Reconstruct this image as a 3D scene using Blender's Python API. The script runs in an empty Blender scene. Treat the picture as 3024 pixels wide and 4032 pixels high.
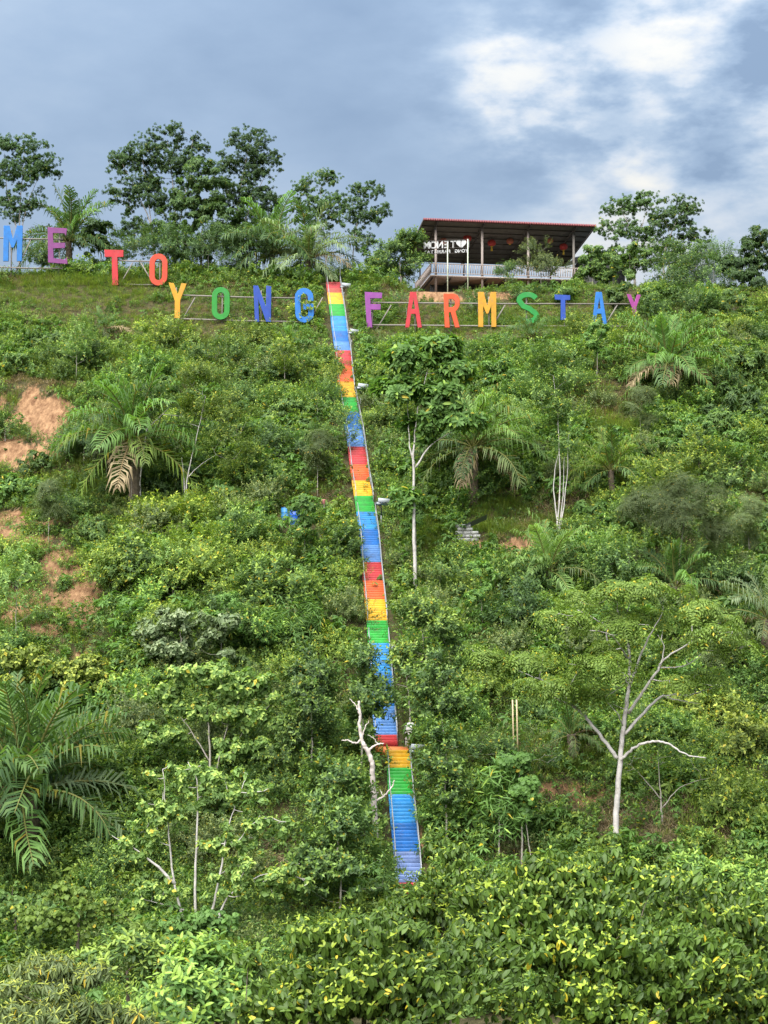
import bpy, math, random
import numpy as np
from mathutils import Vector, Matrix
rad = math.radians
SC = bpy.context.scene
COL = SC.collection
# ------------------------------------------------------------------ camera
F = 6000.0; PW, PH = 3024.0, 4032.0; HORIZON = 2400.0
PITCH = math.atan((HORIZON - PH / 2) / F)
CZ = 20.0                                   # lens height above the valley floor datum
cam = bpy.data.cameras.new('camera'); cam_o = bpy.data.objects.new('camera', cam); COL.objects.link(cam_o)
cam.sensor_fit = 'VERTICAL'; cam.sensor_height = 24.0; cam.lens = F / PH * 24.0
cam.clip_start = 0.5; cam.clip_end = 6000
cam_o.location = (0, 0, CZ); cam_o.rotation_euler = (math.pi / 2 + PITCH, 0, 0)
SC.camera = cam_o
# ------------------------------------------------------------------ light
SUN_EL, SUN_AZ = 52.0, 205.0                # azimuth clockwise from +Y (north)
sun = bpy.data.lights.new('sun', 'SUN'); sun.energy = 3.3; sun.angle = rad(70); sun.color = (1.0, 0.975, 0.93)
sun_o = bpy.data.objects.new('sun', sun); COL.objects.link(sun_o)
sd = Vector((math.sin(rad(SUN_AZ)) * math.cos(rad(SUN_EL)), math.cos(rad(SUN_AZ)) * math.cos(rad(SUN_EL)), math.sin(rad(SUN_EL))))
sun_o.rotation_euler = sd.to_track_quat('Z', 'Y').to_euler(); sun_o.location = (0, 0, 120)
VS = SC.view_settings
VS.view_transform = 'Standard'; VS.look = 'None'; VS.gamma = 1; VS.use_curve_mapping = False; VS.exposure = 1.85
SC.render.engine = 'CYCLES'
SC.cycles.max_bounces = 6; SC.cycles.diffuse_bounces = 3; SC.cycles.glossy_bounces = 2
SC.cycles.transmission_bounces = 3; SC.cycles.transparent_max_bounces = 4
SC.cycles.use_denoising = True
SC.cycles.sample_clamp_indirect = 4

def pix_dir(px, py):
    a = (px - PW / 2) / F; b = (PH / 2 - py) / F
    c, s = math.cos(PITCH), math.sin(PITCH)
    return np.array([a, c - b * s, s + b * c])
def W(px, py, Y):
    d = pix_dir(px, py); d = d * (Y / d[1]); return np.array([d[0], Y, d[2] + CZ])
def project(P):
    P = np.asarray(P, float); c, s = math.cos(PITCH), math.sin(PITCH)
    x = P[..., 0]; y = P[..., 1]; z = P[..., 2] - CZ
    f = np.maximum(y * c + z * s, 1e-3); u = -y * s + z * c
    return PW / 2 + F * x / f, PH / 2 - F * u / f

# ------------------------------------------------------------------ world
wd = bpy.data.worlds.new('World'); SC.world = wd; wd.use_nodes = True
nt = wd.node_tree; nt.nodes.clear(); L = nt.links
def nd(t, **k):
    n = nt.nodes.new(t)
    for a, b in k.items(): setattr(n, a, b)
    return n
def mth(op, a, b=None, clamp=False):
    n = nd('ShaderNodeMath', operation=op); n.use_clamp = clamp
    for i, v in enumerate((a, b)):
        if v is None: continue
        if isinstance(v, (int, float)): n.inputs[i].default_value = v
        else: L.new(v, n.inputs[i])
    return n.outputs[0]
tc = nd('ShaderNodeTexCoord'); GEN = tc.outputs['Generated']
sky = nd('ShaderNodeTexSky', sky_type='NISHITA'); sky.sun_disc = False
sky.sun_elevation = rad(SUN_EL); sky.sun_rotation = rad(SUN_AZ); sky.air_density = 1.2; sky.dust_density = 2.0
mp = nd('ShaderNodeMapping'); mp.inputs['Scale'].default_value = (3.2, 3.2, 7.0); L.new(GEN, mp.inputs['Vector'])
def noise(scale, detail, rough, dist=0.0, off=0.0):
    n = nd('ShaderNodeTexNoise', noise_dimensions='4D'); n.inputs['W'].default_value = off
    n.inputs['Scale'].default_value = scale; n.inputs['Detail'].default_value = detail
    n.inputs['Roughness'].default_value = rough; n.inputs['Distortion'].default_value = dist
    L.new(mp.outputs[0], n.inputs['Vector']); return n.outputs['Fac']
n1 = noise(1.15, 4, 0.5, 0.0, 3.1); n2 = noise(3.8, 12, 0.55, 0.0, 1.7); n3 = noise(8.0, 8, 0.56, 0.0, 5.3)
def spot(px, py, deg, w):
    d = pix_dir(px, py); d = d / np.linalg.norm(d)
    v = nd('ShaderNodeVectorMath', operation='DOT_PRODUCT'); L.new(GEN, v.inputs[0]); v.inputs[1].default_value = tuple(d)
    return mth('MULTIPLY', mth('POWER', mth('MAXIMUM', v.outputs['Value'], 0.0), 1.0 / rad(deg) ** 2), w)
glow = None; dark = None
for q in ((1990, 300, 1.5, .52), (2200, 460, 1.3, .46), (2560, 270, 1.7, .52), (2990, 420, 2.2, .56), (2480, 920, 2.8, .30), (2700, 500, 1.4, .30), (2850, 120, 1.6, .30), (2350, 250, 4.0, .16)):
    v = spot(*q); glow = v if glow is None else mth('ADD', glow, v)
for q in ((2420, 500, .9, .34), (2800, 600, 1.2, .50), (3020, 190, 1.2, .40), (2300, 40, 1.1, .20), (1700, 800, 2.6, .08), (1300, 250, 3.0, .05), (2100, 640, 1.3, .16)):
    v = spot(*q); dark = v if dark is None else mth('ADD', dark, v)
sx = nd('ShaderNodeSeparateXYZ'); L.new(GEN, sx.inputs[0])
mixn = mth('ADD', mth('MULTIPLY', n2, 0.62), mth('MULTIPLY', n3, 0.38))
mr = nd('ShaderNodeMapRange', interpolation_type='SMOOTHSTEP'); L.new(mixn, mr.inputs[0]); mr.inputs[1].default_value = 0.385; mr.inputs[2].default_value = 0.60; mr.inputs[3].default_value = 0.14; mr.inputs[4].default_value = 1.0
wide = mth('MINIMUM', glow, 0.50)
base_f = mth('ADD', mth('MULTIPLY', mth('SUBTRACT', n1, 0.5), 0.55), mth('MULTIPLY', mth('SUBTRACT', mixn, 0.5), 0.30))
low = mth('MULTIPLY', mth('MAXIMUM', mth('SUBTRACT', 0.30, sx.outputs['Z']), 0.0), 0.85)
field = mth('ADD', mth('ADD', base_f, mth('ADD', low, 0.20)), mth('MULTIPLY', wide, mr.outputs[0]))
field = mth('SUBTRACT', field, mth('MULTIPLY', dark, mth('ADD', mth('MULTIPLY', mixn, 1.8), 0.1)))
cr = nd('ShaderNodeValToRGB'); e = cr.color_ramp.elements
e[0].position = 0.06; e[0].color = (0.225, 0.315, 0.455, 1)
e[1].position = 1.0; e[1].color = (0.98, 0.93, 0.83, 1)
for p, c in ((0.18, (0.300, 0.400, 0.545)), (0.32, (0.405, 0.500, 0.625)), (0.46, (0.56, 0.62, 0.70)), (0.68, (0.80, 0.785, 0.735))):
    q = e.new(p); q.color = c + (1,)
L.new(field, cr.inputs['Fac'])
lum = mth('MULTIPLY', mth('ADD', mth('MULTIPLY', mth('MAXIMUM', sx.outputs['Z'], 0.0), 2.8), 1.0), 0.205)
vm = nd('ShaderNodeVectorMath', operation='SCALE'); L.new(cr.outputs[0], vm.inputs[0]); L.new(lum, vm.inputs['Scale'])
vs = nd('ShaderNodeVectorMath', operation='SCALE'); L.new(sky.outputs[0], vs.inputs[0]); vs.inputs['Scale'].default_value = 0.035
mx = nd('ShaderNodeMix', data_type='RGBA'); mx.inputs['Factor'].default_value = 0.86
L.new(vs.outputs[0], mx.inputs['A']); L.new(vm.outputs[0], mx.inputs['B'])
bg = nd('ShaderNodeBackground'); L.new(mx.outputs['Result'], bg.inputs['Color']); bg.inputs['Strength'].default_value = 1.0
wo = nd('ShaderNodeOutputWorld'); L.new(bg.outputs[0], wo.inputs['Surface'])

# ------------------------------------------------------------------ materials
def new_mat(name):
    m = bpy.data.materials.new(name); m.use_nodes = True
    t = m.node_tree; return m, t, t.nodes['Principled BSDF'], t.nodes['Material Output']
def mat(name, rgb, rough=0.6, metal=0.0, wear=0.18, scale=6.0, dirt=None, bump=0.15, coord='Object', dirt_amt=0.5):
    """painted / plain surface: broad tone change, fine grain relief, optional dirt patches"""
    m, t, p, o = new_mat(name); N = t.nodes.new; K = t.links.new
    c = N('ShaderNodeTexCoord'); n = N('ShaderNodeTexNoise'); n.inputs['Scale'].default_value = scale; n.inputs['Detail'].default_value = 6
    n.inputs['Roughness'].default_value = 0.65
    g = N('ShaderNodeNewGeometry')
    K(g.outputs['Position'] if coord == 'World' else c.outputs['Object'], n.inputs['Vector'])
    r = N('ShaderNodeMapRange'); K(n.outputs['Fac'], r.inputs[0]); r.inputs[1].default_value = 0.3; r.inputs[2].default_value = 0.7
    r.inputs[3].default_value = 1 - wear; r.inputs[4].default_value = 1 + wear
    v = N('ShaderNodeVectorMath'); v.operation = 'SCALE'; v.inputs[0].default_value = rgb; K(r.outputs[0], v.inputs['Scale'])
    src = v.outputs[0]
    if dirt:
        n2 = N('ShaderNodeTexNoise'); n2.inputs['Scale'].default_value = scale * 0.7; n2.inputs['Detail'].default_value = 8; n2.inputs['Roughness'].default_value = 0.75
        K(g.outputs['Position'] if coord == 'World' else c.outputs['Object'], n2.inputs['Vector'])
        q = N('ShaderNodeMapRange'); K(n2.outputs['Fac'], q.inputs[0]); q.inputs[1].default_value = 0.53; q.inputs[2].default_value = 0.68
        q.inputs[4].default_value = dirt_amt
        x = N('ShaderNodeMix'); x.data_type = 'RGBA'; K(q.outputs[0], x.inputs['Factor']); K(src, x.inputs['A']); x.inputs['B'].default_value = tuple(dirt) + (1,)
        src = x.outputs['Result']
    K(src, p.inputs['Base Color']); p.inputs['Roughness'].default_value = rough; p.inputs['Metallic'].default_value = metal
    b = N('ShaderNodeBump'); b.inputs['Strength'].default_value = bump; b.inputs['Distance'].default_value = 0.02
    K(n.outputs['Fac'], b.inputs['Height']); K(b.outputs[0], p.inputs['Normal'])
    return m
def leaf_mat(name, trans=0.32, rough=0.55, spec=0.3, vary=0.22):
    m, t, p, o = new_mat(name); N = t.nodes.new; K = t.links.new
    a = N('ShaderNodeAttribute'); a.attribute_name = 'Col'
    oi = N('ShaderNodeObjectInfo')
    r = N('ShaderNodeMapRange'); K(oi.outputs['Random'], r.inputs[0]); r.inputs[3].default_value = 1 - vary; r.inputs[4].default_value = 1 + vary
    v = N('ShaderNodeVectorMath'); v.operation = 'SCALE'; K(a.outputs['Color'], v.inputs[0]); K(r.outputs[0], v.inputs['Scale'])
    K(v.outputs[0], p.inputs['Base Color']); p.inputs['Roughness'].default_value = rough; p.inputs['Specular IOR Level'].default_value = spec
    tr = N('ShaderNodeBsdfTranslucent')
    v2 = N('ShaderNodeVectorMath'); v2.operation = 'MULTIPLY'; K(v.outputs[0], v2.inputs[0]); v2.inputs[1].default_value = (1.3, 1.4, 0.6)
    K(v2.outputs[0], tr.inputs['Color'])
    x = N('ShaderNodeMixShader'); x.inputs[0].default_value = trans; K(p.outputs[0], x.inputs[1]); K(tr.outputs[0], x.inputs[2])
    K(x.outputs[0], o.inputs['Surface']); return m
M = {}
M['leaf'] = leaf_mat('leaf', .38); M['gloss'] = leaf_mat('glossy_leaf', 0.32, 0.48, 0.32, 0.2); M['dry'] = leaf_mat('dry_leaf', 0.2, 0.8, 0.1)
M['bark'] = mat('pale_bark', (0.27, 0.24, 0.205), 0.85, wear=0.35, scale=5, dirt=(0.12, 0.09, 0.06), bump=0.6)
M['white_bark'] = mat('white_bark', (0.40, 0.37, 0.345), 0.85, wear=0.3, scale=3, dirt=(0.16, 0.13, 0.10), bump=0.6, dirt_amt=.8)
M['dark_bark'] = mat('dark_bark', (0.13, 0.10, 0.075), 0.9, wear=0.4, scale=6, bump=0.8)
M['dead'] = mat('dead_wood', (0.42, 0.365, 0.33), 0.85, wear=0.3, scale=3, dirt=(0.20, 0.11, 0.07), bump=0.8)
M['palm_trunk'] = mat('palm_trunk', (0.10, 0.075, 0.05), 0.95, wear=0.5, scale=4, bump=1.0)
M['rachis'] = mat('frond_stalk', (0.22, 0.20, 0.06), 0.6)
M['wood'] = mat('grey_timber', (0.17, 0.15, 0.13), 0.85, wear=0.3, scale=9)
M['galv'] = mat('galvanised_pipe', (0.27, 0.28, 0.29), 0.5, 0.4, wear=0.12, scale=8)
M['black'] = mat('black_metal', (0.012, 0.012, 0.014), 0.5)
M['panel'] = mat('solar_panel_back', (0.42, 0.45, 0.48), 0.5, wear=0.1)
M['cream'] = mat('pale_paint', (0.30, 0.245, 0.215), 0.65, wear=0.16, dirt=(0.28, 0.22, 0.17))
M['rooftile'] = mat('red_roof_tile', (0.19, 0.042, 0.045), 0.5, wear=0.2, dirt=(0.12, 0.05, 0.04))
M['underroof'] = mat('roof_underside', (0.11, 0.105, 0.095), 0.75, wear=0.3, scale=2)
M['rafter'] = mat('dark_rafter', (0.045, 0.036, 0.03), 0.8)
M['darkwall_and_shade'] = mat('dark_wall_and_shade', (0.05, 0.05, 0.05), 0.9, wear=0.4, scale=1.5)
M['white'] = mat('white_letter', (0.38, 0.38, 0.375), 0.6, wear=0.08)
M['lantern'] = mat('lantern_red', (0.42, 0.035, 0.03), 0.6); M['lantern2'] = mat('lantern_faded', (0.42, 0.12, 0.07), 0.6)
M['gold'] = mat('tassel_gold', (0.6, 0.38, 0.03), 0.6)
M['barrel'] = mat('barrel_blue', (0.01, 0.07, 0.34), 0.4, dirt=(0.10, 0.14, 0.20)); M['barrel2'] = mat('barrel_light_blue', (0.03, 0.18, 0.42), 0.45)
M['brown'] = mat('brown_board', (0.075, 0.035, 0.022), 0.8); M['pink'] = mat('pink_plastic', (0.75, 0.28, 0.30), 0.5)
M['tank'] = mat('white_tank', (0.48, 0.47, 0.45), 0.5, wear=0.12, dirt=(0.4, 0.34, 0.26)); M['block'] = mat('grey_block', (0.30, 0.30, 0.28), 0.9, wear=0.3, dirt=(0.10, 0.09, 0.06))
M['sheet'] = mat('zinc_sheet', (0.20, 0.24, 0.28), 0.45, 0.5, wear=0.3)
M['flower'] = mat('yellow_petal', (0.80, 0.55, 0.02), 0.6)

# ------------------------------------------------------------------ mesh helpers
def mesh_np(name, V, Fc, m, C=None, smooth=False):
    V = np.ascontiguousarray(V, dtype=np.float32).reshape(-1, 3); Fc = np.ascontiguousarray(Fc, dtype=np.int32).reshape(-1, 3)
    me = bpy.data.meshes.new(name); me.vertices.add(len(V)); me.vertices.foreach_set('co', V.ravel())
    me.loops.add(Fc.size); me.loops.foreach_set('vertex_index', Fc.ravel())
    me.polygons.add(len(Fc)); me.polygons.foreach_set('loop_start', np.arange(len(Fc), dtype=np.int32) * 3)
    if smooth: me.polygons.foreach_set('use_smooth', np.ones(len(Fc), dtype=bool))
    me.update(calc_edges=True)
    if C is not None:
        a = me.color_attributes.new('Col', 'FLOAT_COLOR', 'POINT')
        C4 = np.ones((len(V), 4), np.float32); C4[:, :3] = C; a.data.foreach_set('color', C4.ravel())
    if m is not None: me.materials.append(m)
    me.validate(); return me
def ob(name, me, parent=None, loc=(0, 0, 0), rot=(0, 0, 0), scale=(1, 1, 1)):
    o = bpy.data.objects.new(name, me); COL.objects.link(o); o.parent = parent
    o.location = loc; o.rotation_euler = rot; o.scale = scale; return o
def tag(o, label, cat, group=None, kind=None):
    if label: o['label'] = label
    if cat: o['category'] = cat
    if group: o['group'] = group
    if kind: o['kind'] = kind
    return o
def thing(name, label, cat, loc=(0, 0, 0), rz=0.0, group=None):
    return tag(ob(name, None, None, tuple(loc), (0, 0, rz)), label, cat, group)
class Geo:
    def __init__(s): s.V = []; s.F = []; s.n = 0
    def add(s, V, Fc):
        V = np.asarray(V, float); s.V.append(V); s.F.append(np.asarray(Fc, int) + s.n); s.n += len(V); return s
    def box(s, c, d, R=None, taper=1.0):
        v = np.array([[x, y, z] for z in (-.5, .5) for y in (-.5, .5) for x in (-.5, .5)]) * np.array(d, float)
        if taper != 1.0: v[4:, :2] *= taper
        if R is not None: v = v @ np.array(R).T
        q = [(0, 2, 3, 1), (4, 5, 7, 6), (0, 1, 5, 4), (2, 6, 7, 3), (0, 4, 6, 2), (1, 3, 7, 5)]
        return s.add(v + np.array(c, float), [t for a, b, c2, d2 in q for t in ((a, b, c2), (a, c2, d2))])
    def tube(s, pts, rr, n=7, cap=True):
        P = np.asarray(pts, float); rr = np.broadcast_to(np.asarray(rr, float), (len(P),))
        T = np.gradient(P, axis=0); T /= np.linalg.norm(T, axis=1)[:, None] + 1e-9
        ref = np.array([0.31, 0.95, 0.05]) if abs(T[0] @ np.array([0.31, 0.95, 0.05])) < 0.8 else np.array([0.9, -0.1, 0.4])
        V = []
        for p, t, r in zip(P, T, rr):
            u = np.cross(t, ref); u /= np.linalg.norm(u) + 1e-9; w = np.cross(t, u); ref = ref if abs(t @ ref) < 0.95 else u
            a = np.arange(n) * 2 * np.pi / n
            V.append(p + r * (np.cos(a)[:, None] * u + np.sin(a)[:, None] * w))
        k = len(P); V = np.concatenate(V); Fc = []
        for i in range(k - 1):
            for j in range(n):
                a, b = i * n + j, i * n + (j + 1) % n; c, d = a + n, b + n
                Fc += [(a, c, b), (b, c, d)]
        if cap:
            V = np.vstack([V, P[0], P[-1]]); e0, e1 = k * n, k * n + 1
            for j in range(n): Fc += [(e0, j, (j + 1) % n), (e1, (k - 1) * n + (j + 1) % n, (k - 1) * n + j)]
        return s.add(V, Fc)
    def lathe(s, prof, c=(0, 0, 0), n=14):
        pr = np.asarray(prof, float); a = np.arange(n) * 2 * np.pi / n
        V = np.concatenate([np.c_[r * np.cos(a), r * np.sin(a), np.full(n, z)] for r, z in pr]) + np.array(c)
        Fc = []
        for i in range(len(pr) - 1):
            for j in range(n):
                p, q = i * n + j, i * n + (j + 1) % n
                Fc += [(p, q, p + n), (q, q + n, p + n)]
        return s.add(V, Fc)
    def mesh(s, name, m, smooth=False):
        return mesh_np(name, np.concatenate(s.V), np.concatenate(s.F), m, None, smooth)
    def obj(s, name, m, parent=None, smooth=False, **k):
        return ob(name, s.mesh(name, m, smooth), parent, **k)
def curve(pts, n=6):
    """Catmull-Rom through the points"""
    P = np.asarray(pts, float); P = np.vstack([2 * P[0] - P[1], P, 2 * P[-1] - P[-2]]); out = []
    for i in range(1, len(P) - 2):
        a, b, c, d = P[i - 1], P[i], P[i + 1], P[i + 2]
        for t in np.arange(n) / n:
            out.append(.5 * (2 * b + (c - a) * t + (2 * a - 5 * b + 4 * c - d) * t * t + (3 * b - a - 3 * c + d) * t ** 3))
    out.append(P[-2]); return np.array(out)

# ------------------------------------------------------------------ value noise
_tab = np.random.RandomState(7).rand(256, 256)
def vnoise(x, y):
    x = np.asarray(x, float); y = np.asarray(y, float); xi = np.floor(x).astype(int); yi = np.floor(y).astype(int); fx = x - xi; fy = y - yi
    fx = fx * fx * (3 - 2 * fx); fy = fy * fy * (3 - 2 * fy)
    g = lambda i, j: _tab[i & 255, j & 255]
    return (g(xi, yi) * (1 - fx) + g(xi + 1, yi) * fx) * (1 - fy) + (g(xi, yi + 1) * (1 - fx) + g(xi + 1, yi + 1) * fx) * fy
def fbm(x, y, o=4):
    s = 0; a = .5
    for i in range(o): s = s + a * vnoise(x * 2 ** i + 17 * i, y * 2 ** i + 31 * i); a *= .5
    return s
def sstep(a, b, x): t = np.clip((np.asarray(x, float) - a) / (b - a), 0, 1); return t * t * (3 - 2 * t)

# ------------------------------------------------------------------ stair path and hill profile
kz = lambda py: float(pix_dir(1512, py)[2] / pix_dir(1512, py)[1])
Y0, Y1, YL, LAND = 88.6, 164.0, 99.6, 2.4
z0, zL, z1 = kz(3520) * Y0 + CZ, kz(2952) * YL + CZ, kz(1112) * Y1 + CZ
prof_Y = [Y0, YL, YL + LAND, Y1]; prof_Z = [z0, zL, zL, z1]
def stair_at(py):
    """point of the stair profile seen at picture height py"""
    k = kz(py); best = None
    for i in range(3):
        ya, yb, za, zb = prof_Y[i], prof_Y[i + 1], prof_Z[i], prof_Z[i + 1]; s = (zb - za) / (yb - ya)
        if abs(k - s) < 1e-6: continue
        Y = (za - CZ - s * ya) / (k - s)
        if ya - 1e-3 <= Y <= yb + 1e-3: best = (Y, za + s * (Y - ya))
    return best
cen = np.array([(1112, 1312), (1245, 1331), (1346, 1344), (1382, 1351), (1504, 1361), (1560, 1368), (1634, 1382), (1732, 1401), (1893, 1421), (1953, 1432), (2146, 1458), (2285, 1469),
                (2444, 1485), (2532, 1491), (2700, 1505), (2879, 1518), (2927, 1522), (2952, 1565), (3022, 1572), (3128, 1579), (3239, 1590), (3353, 1601), (3520, 1613)], float)
sx_Y, sx_X = [], []
for py, px in cen:
    q = stair_at(py)
    if q is None: q = (Y0, z0) if py > 3000 else (Y1, z1)
    sx_Y.append(q[0]); sx_X.append(float(W(px, py, q[0])[0]))
o_ = np.argsort(sx_Y); sx_Y = np.array(sx_Y)[o_]; sx_X = np.array(sx_X)[o_]
stairX = lambda Y: np.interp(Y, sx_Y, sx_X)
SW = 1.56
bY, bZ = [Y0 - 60, Y0 - 14, Y0 - 3, Y0], [0.5, 0.8, z0 - .7, z0]
lineY = [-40, -3, 6, 24, 40] + bY + prof_Y[1:] + [Y1 + 8, Y1 + 40, Y1 + 150, Y1 + 600, 4000]
lineZ = [CZ - 1, CZ - 1.7, CZ - 5.5, 4.0, 0.6] + bZ + prof_Z[1:] + [z1 + .9, z1 + 1.0, z1 - 14, z1 - 40, z1 - 60]
lineY = np.array(lineY); lineZ = np.array(lineZ); q_ = np.argsort(lineY, kind='stable'); lineY = lineY[q_]; lineZ = lineZ[q_]
tY, tZ = [Y0], [z0]
for yc, w in ((100.8, 5.0), (113, 3.4), (124, 3.2), (136, 3.4), (148.5, 3.4)):
    zc = np.interp(yc, lineY, lineZ); tY += [yc - w / 2 + .3, yc + w / 2]; tZ += [zc - .15, zc + .15]
tY += [Y1]; tZ += [z1]
def H(X, Y):
    X = np.asarray(X, float); Y = np.asarray(Y, float)
    warp = (fbm(X * .05 + 3, Y * .05 + 9, 3) - .45) * 5
    d = np.abs(X - stairX(np.clip(Y, Y0, Y1)))
    ns = sstep(1.3, 5.0, d)
    Yw = Y + warp * ns * sstep(Y0 - 5, Y0 + 8, Y) * (1 - sstep(Y1 - 14, Y1 - 3, Y))
    base = np.interp(Yw, lineY, lineZ)
    ter = np.interp(Yw, tY, tZ)
    inm = ((Yw > Y0) & (Yw < Y1)).astype(float)
    msk = np.clip(.25 + 1.1 * fbm(X * .04 + 50, Y * .03 + 5, 2), 0, 1) * inm * ns
    z = base * (1 - msk) + ter * msk
    hill = sstep(Y0 - 12, Y0 + 4, Y) * (1 - .55 * sstep(Y1 - 6, Y1 + 4, Y))
    z = z + ns * hill * ((fbm(X * .12, Y * .12, 4) - .47) * 2.2 + (fbm(X * .5 + 8, Y * .5, 3) - .45) * .5)
    z = z - .38 * (1 - sstep(.9, 2.2, d)) * sstep(Y0 - 2, Y0, Y) * (1 - sstep(Y1 - .5, Y1 + .5, Y))
    z = z - .8 * sstep(0, 3.5, X) * sstep(Y1 - 11, Y1 - 1, Y)
    z = z + .7 * sstep(-8, -30, X) * sstep(Y1 - 30, Y1, Y)
    return z
def ground(px, py, near=24.0, far=260.0):
    d = pix_dir(px, py); Ys = np.arange(near, far, .4); P = np.outer(Ys / d[1], d); hh = H(P[:, 0], Ys)
    below = np.where(P[:, 2] + CZ < hh)[0]
    if len(below) == 0: return None
    Y = Ys[below[0]]; a, b = Y - .4, Y
    for _ in range(12):
        m = (a + b) / 2; p = d * m / d[1]
        if p[2] + CZ < H(p[0], m): b = m
        else: a = m
    return W(px, py, (a + b) / 2)
def gz(x, y): return float(H(x, y))

# bare clay and litter patches, given where the photograph shows them: (px, py, rx, ry, strength)
SOIL = [(120, 1640, 190, 130, 1), (60, 1800, 140, 90, 1), (210, 1730, 60, 100, .8), (80, 2090, 190, 90, .9), (400, 2080, 90, 60, .6), (330, 2400, 90, 180, .9), (130, 2420, 170, 140, .8), (230, 2220, 110, 90, .7), (300, 2560, 160, 50, .5), (20, 2350, 60, 80, .7),
        (1720, 1165, 130, 28, 1), (1900, 1165, 200, 16, .9), (1790, 1175, 160, 14, .8), (2050, 2170, 110, 70, .75), (1860, 2160, 40, 50, .9), (2250, 3120, 200, 60, .6), (1640, 3330, 25, 110, .8), (2560, 2990, 60, 40, .7), (1260, 1980, 60, 50, .3), (2450, 1620, 160, 40, .35), (850, 1460, 60, 30, .4)]
GRASS = [(300, 1150, 420, 70, 1), (650, 1260, 250, 70, .8), (2440, 1660, 170, 90, 1), (2200, 2960, 280, 45, 1), (2450, 3010, 420, 60, .7), (1950, 2050, 160, 110, .9), (2250, 2060, 200, 70, .9), (1750, 1300, 260, 40, .9), (2250, 1330, 250, 60, .8), (1680, 2150, 120, 140, .8), (1240, 2000, 160, 110, .6), (2960, 2080, 80, 120, .8), (900, 1350, 200, 90, .7), (1950, 1210, 500, 60, .8), (600, 1400, 300, 60, .5)]
DRY = [(2350, 1540, 220, 40, 1), (1300, 1950, 110, 70, .8), (2250, 1960, 170, 70, .8), (700, 1215, 170, 30, .6), (2650, 3250, 420, 130, .9), (2100, 3180, 280, 80, .6), (1340, 2600, 110, 200, .7), (150, 1520, 220, 25, 1), (1180, 1270, 120, 40, .5), (2000, 2470, 120, 80, .6), (1150, 3330, 140, 160, .6), (400, 1230, 350, 30, .6)]
def pmask(lst, px, py):
    m = np.zeros_like(px)
    for cx, cy, rx, ry, s in lst:
        d = ((px - cx) / rx) ** 2 + ((py - cy) / ry) ** 2
        m = np.maximum(m, s * (1 - sstep(.45, 1.25, d)))
    return m

# ------------------------------------------------------------------ terrain sheet
xs = np.concatenate([np.array([-3000, -1200, -500, -220, -120, -85]), np.arange(-60, 60.01, .75), np.array([85, 120, 220, 500, 1200, 3000])])
ys = np.concatenate([np.array([-400, -120, -40, -20, -8]), np.arange(-3, 80, 1.6), np.arange(80, 176, .62), np.array([178, 182, 188, 196, 206, 220, 250, 300, 400, 600, 1000, 2000, 3800])])
gx, gy = np.meshgrid(xs, ys); hz = H(gx, gy)
V = np.stack([gx, gy, hz], -1).reshape(-1, 3); nx, ny = len(xs), len(ys)
idx = (np.arange(ny - 1)[:, None] * nx + np.arange(nx - 1)[None, :]).ravel()
Fc = np.concatenate([np.c_[idx, idx + 1, idx + nx + 1], np.c_[idx, idx + nx + 1, idx + nx]])
ppx, ppy = project(V); nn = fbm(V[:, 0] * .6, V[:, 1] * .6, 4)
ok = (V[:, 1] > 80) & (V[:, 1] < 185)
soil = np.where(ok, pmask(SOIL, ppx, ppy), 0) * sstep(.22, .42, nn)
m, t, p, o = new_mat('hillside_soil'); N = t.nodes.new; K = t.links.new
a = N('ShaderNodeAttribute'); a.attribute_name = 'Col'; g = N('ShaderNodeNewGeometry')
n1_ = N('ShaderNodeTexNoise'); n1_.inputs['Scale'].default_value = 1.3; n1_.inputs['Detail'].default_value = 9; n1_.inputs['Roughness'].default_value = .7; K(g.outputs['Position'], n1_.inputs['Vector'])
r1 = N('ShaderNodeValToRGB'); r1.color_ramp.elements[0].position = .32; r1.color_ramp.elements[0].color = (.034, .032, .016, 1); r1.color_ramp.elements[1].position = .7; r1.color_ramp.elements[1].color = (.10, .085, .040, 1); K(n1_.outputs['Fac'], r1.inputs[0])
n2_ = N('ShaderNodeTexNoise'); n2_.inputs['Scale'].default_value = 2.2; n2_.inputs['Detail'].default_value = 9; n2_.inputs['Roughness'].default_value = .72
mpn = N('ShaderNodeMapping'); mpn.inputs['Scale'].default_value = (1.0, .45, .45); K(g.outputs['Position'], mpn.inputs['Vector']); K(mpn.outputs[0], n2_.inputs['Vector'])
r2 = N('ShaderNodeValToRGB'); r2.color_ramp.elements[0].position = .34; r2.color_ramp.elements[0].color = (.09, .040, .020, 1); r2.color_ramp.elements[1].position = .66; r2.color_ramp.elements[1].color = (.36, .215, .115, 1); K(n2_.outputs['Fac'], r2.inputs[0])
x = N('ShaderNodeMix'); x.data_type = 'RGBA'; s_ = N('ShaderNodeSeparateColor'); K(a.outputs['Color'], s_.inputs[0]); sm = N('ShaderNodeMath'); sm.operation = 'MULTIPLY_ADD'; K(n2_.outputs['Fac'], sm.inputs[0]); sm.inputs[1].default_value = 2.2; sm.inputs[2].default_value = -1.1
sa = N('ShaderNodeMath'); sa.operation = 'ADD'; K(s_.outputs[0], sa.inputs[0]); K(sm.outputs[0], sa.inputs[1])
sr = N('ShaderNodeMapRange'); K(sa.outputs[0], sr.inputs[0]); sr.inputs[1].default_value = .35; sr.inputs[2].default_value = .6; K(sr.outputs[0], x.inputs['Factor']); K(r1.outputs[0], x.inputs['A']); K(r2.outputs[0], x.inputs['B'])
K(x.outputs['Result'], p.inputs['Base Color']); p.inputs['Roughness'].default_value = .95; p.inputs['Specular IOR Level'].default_value = .1
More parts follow.
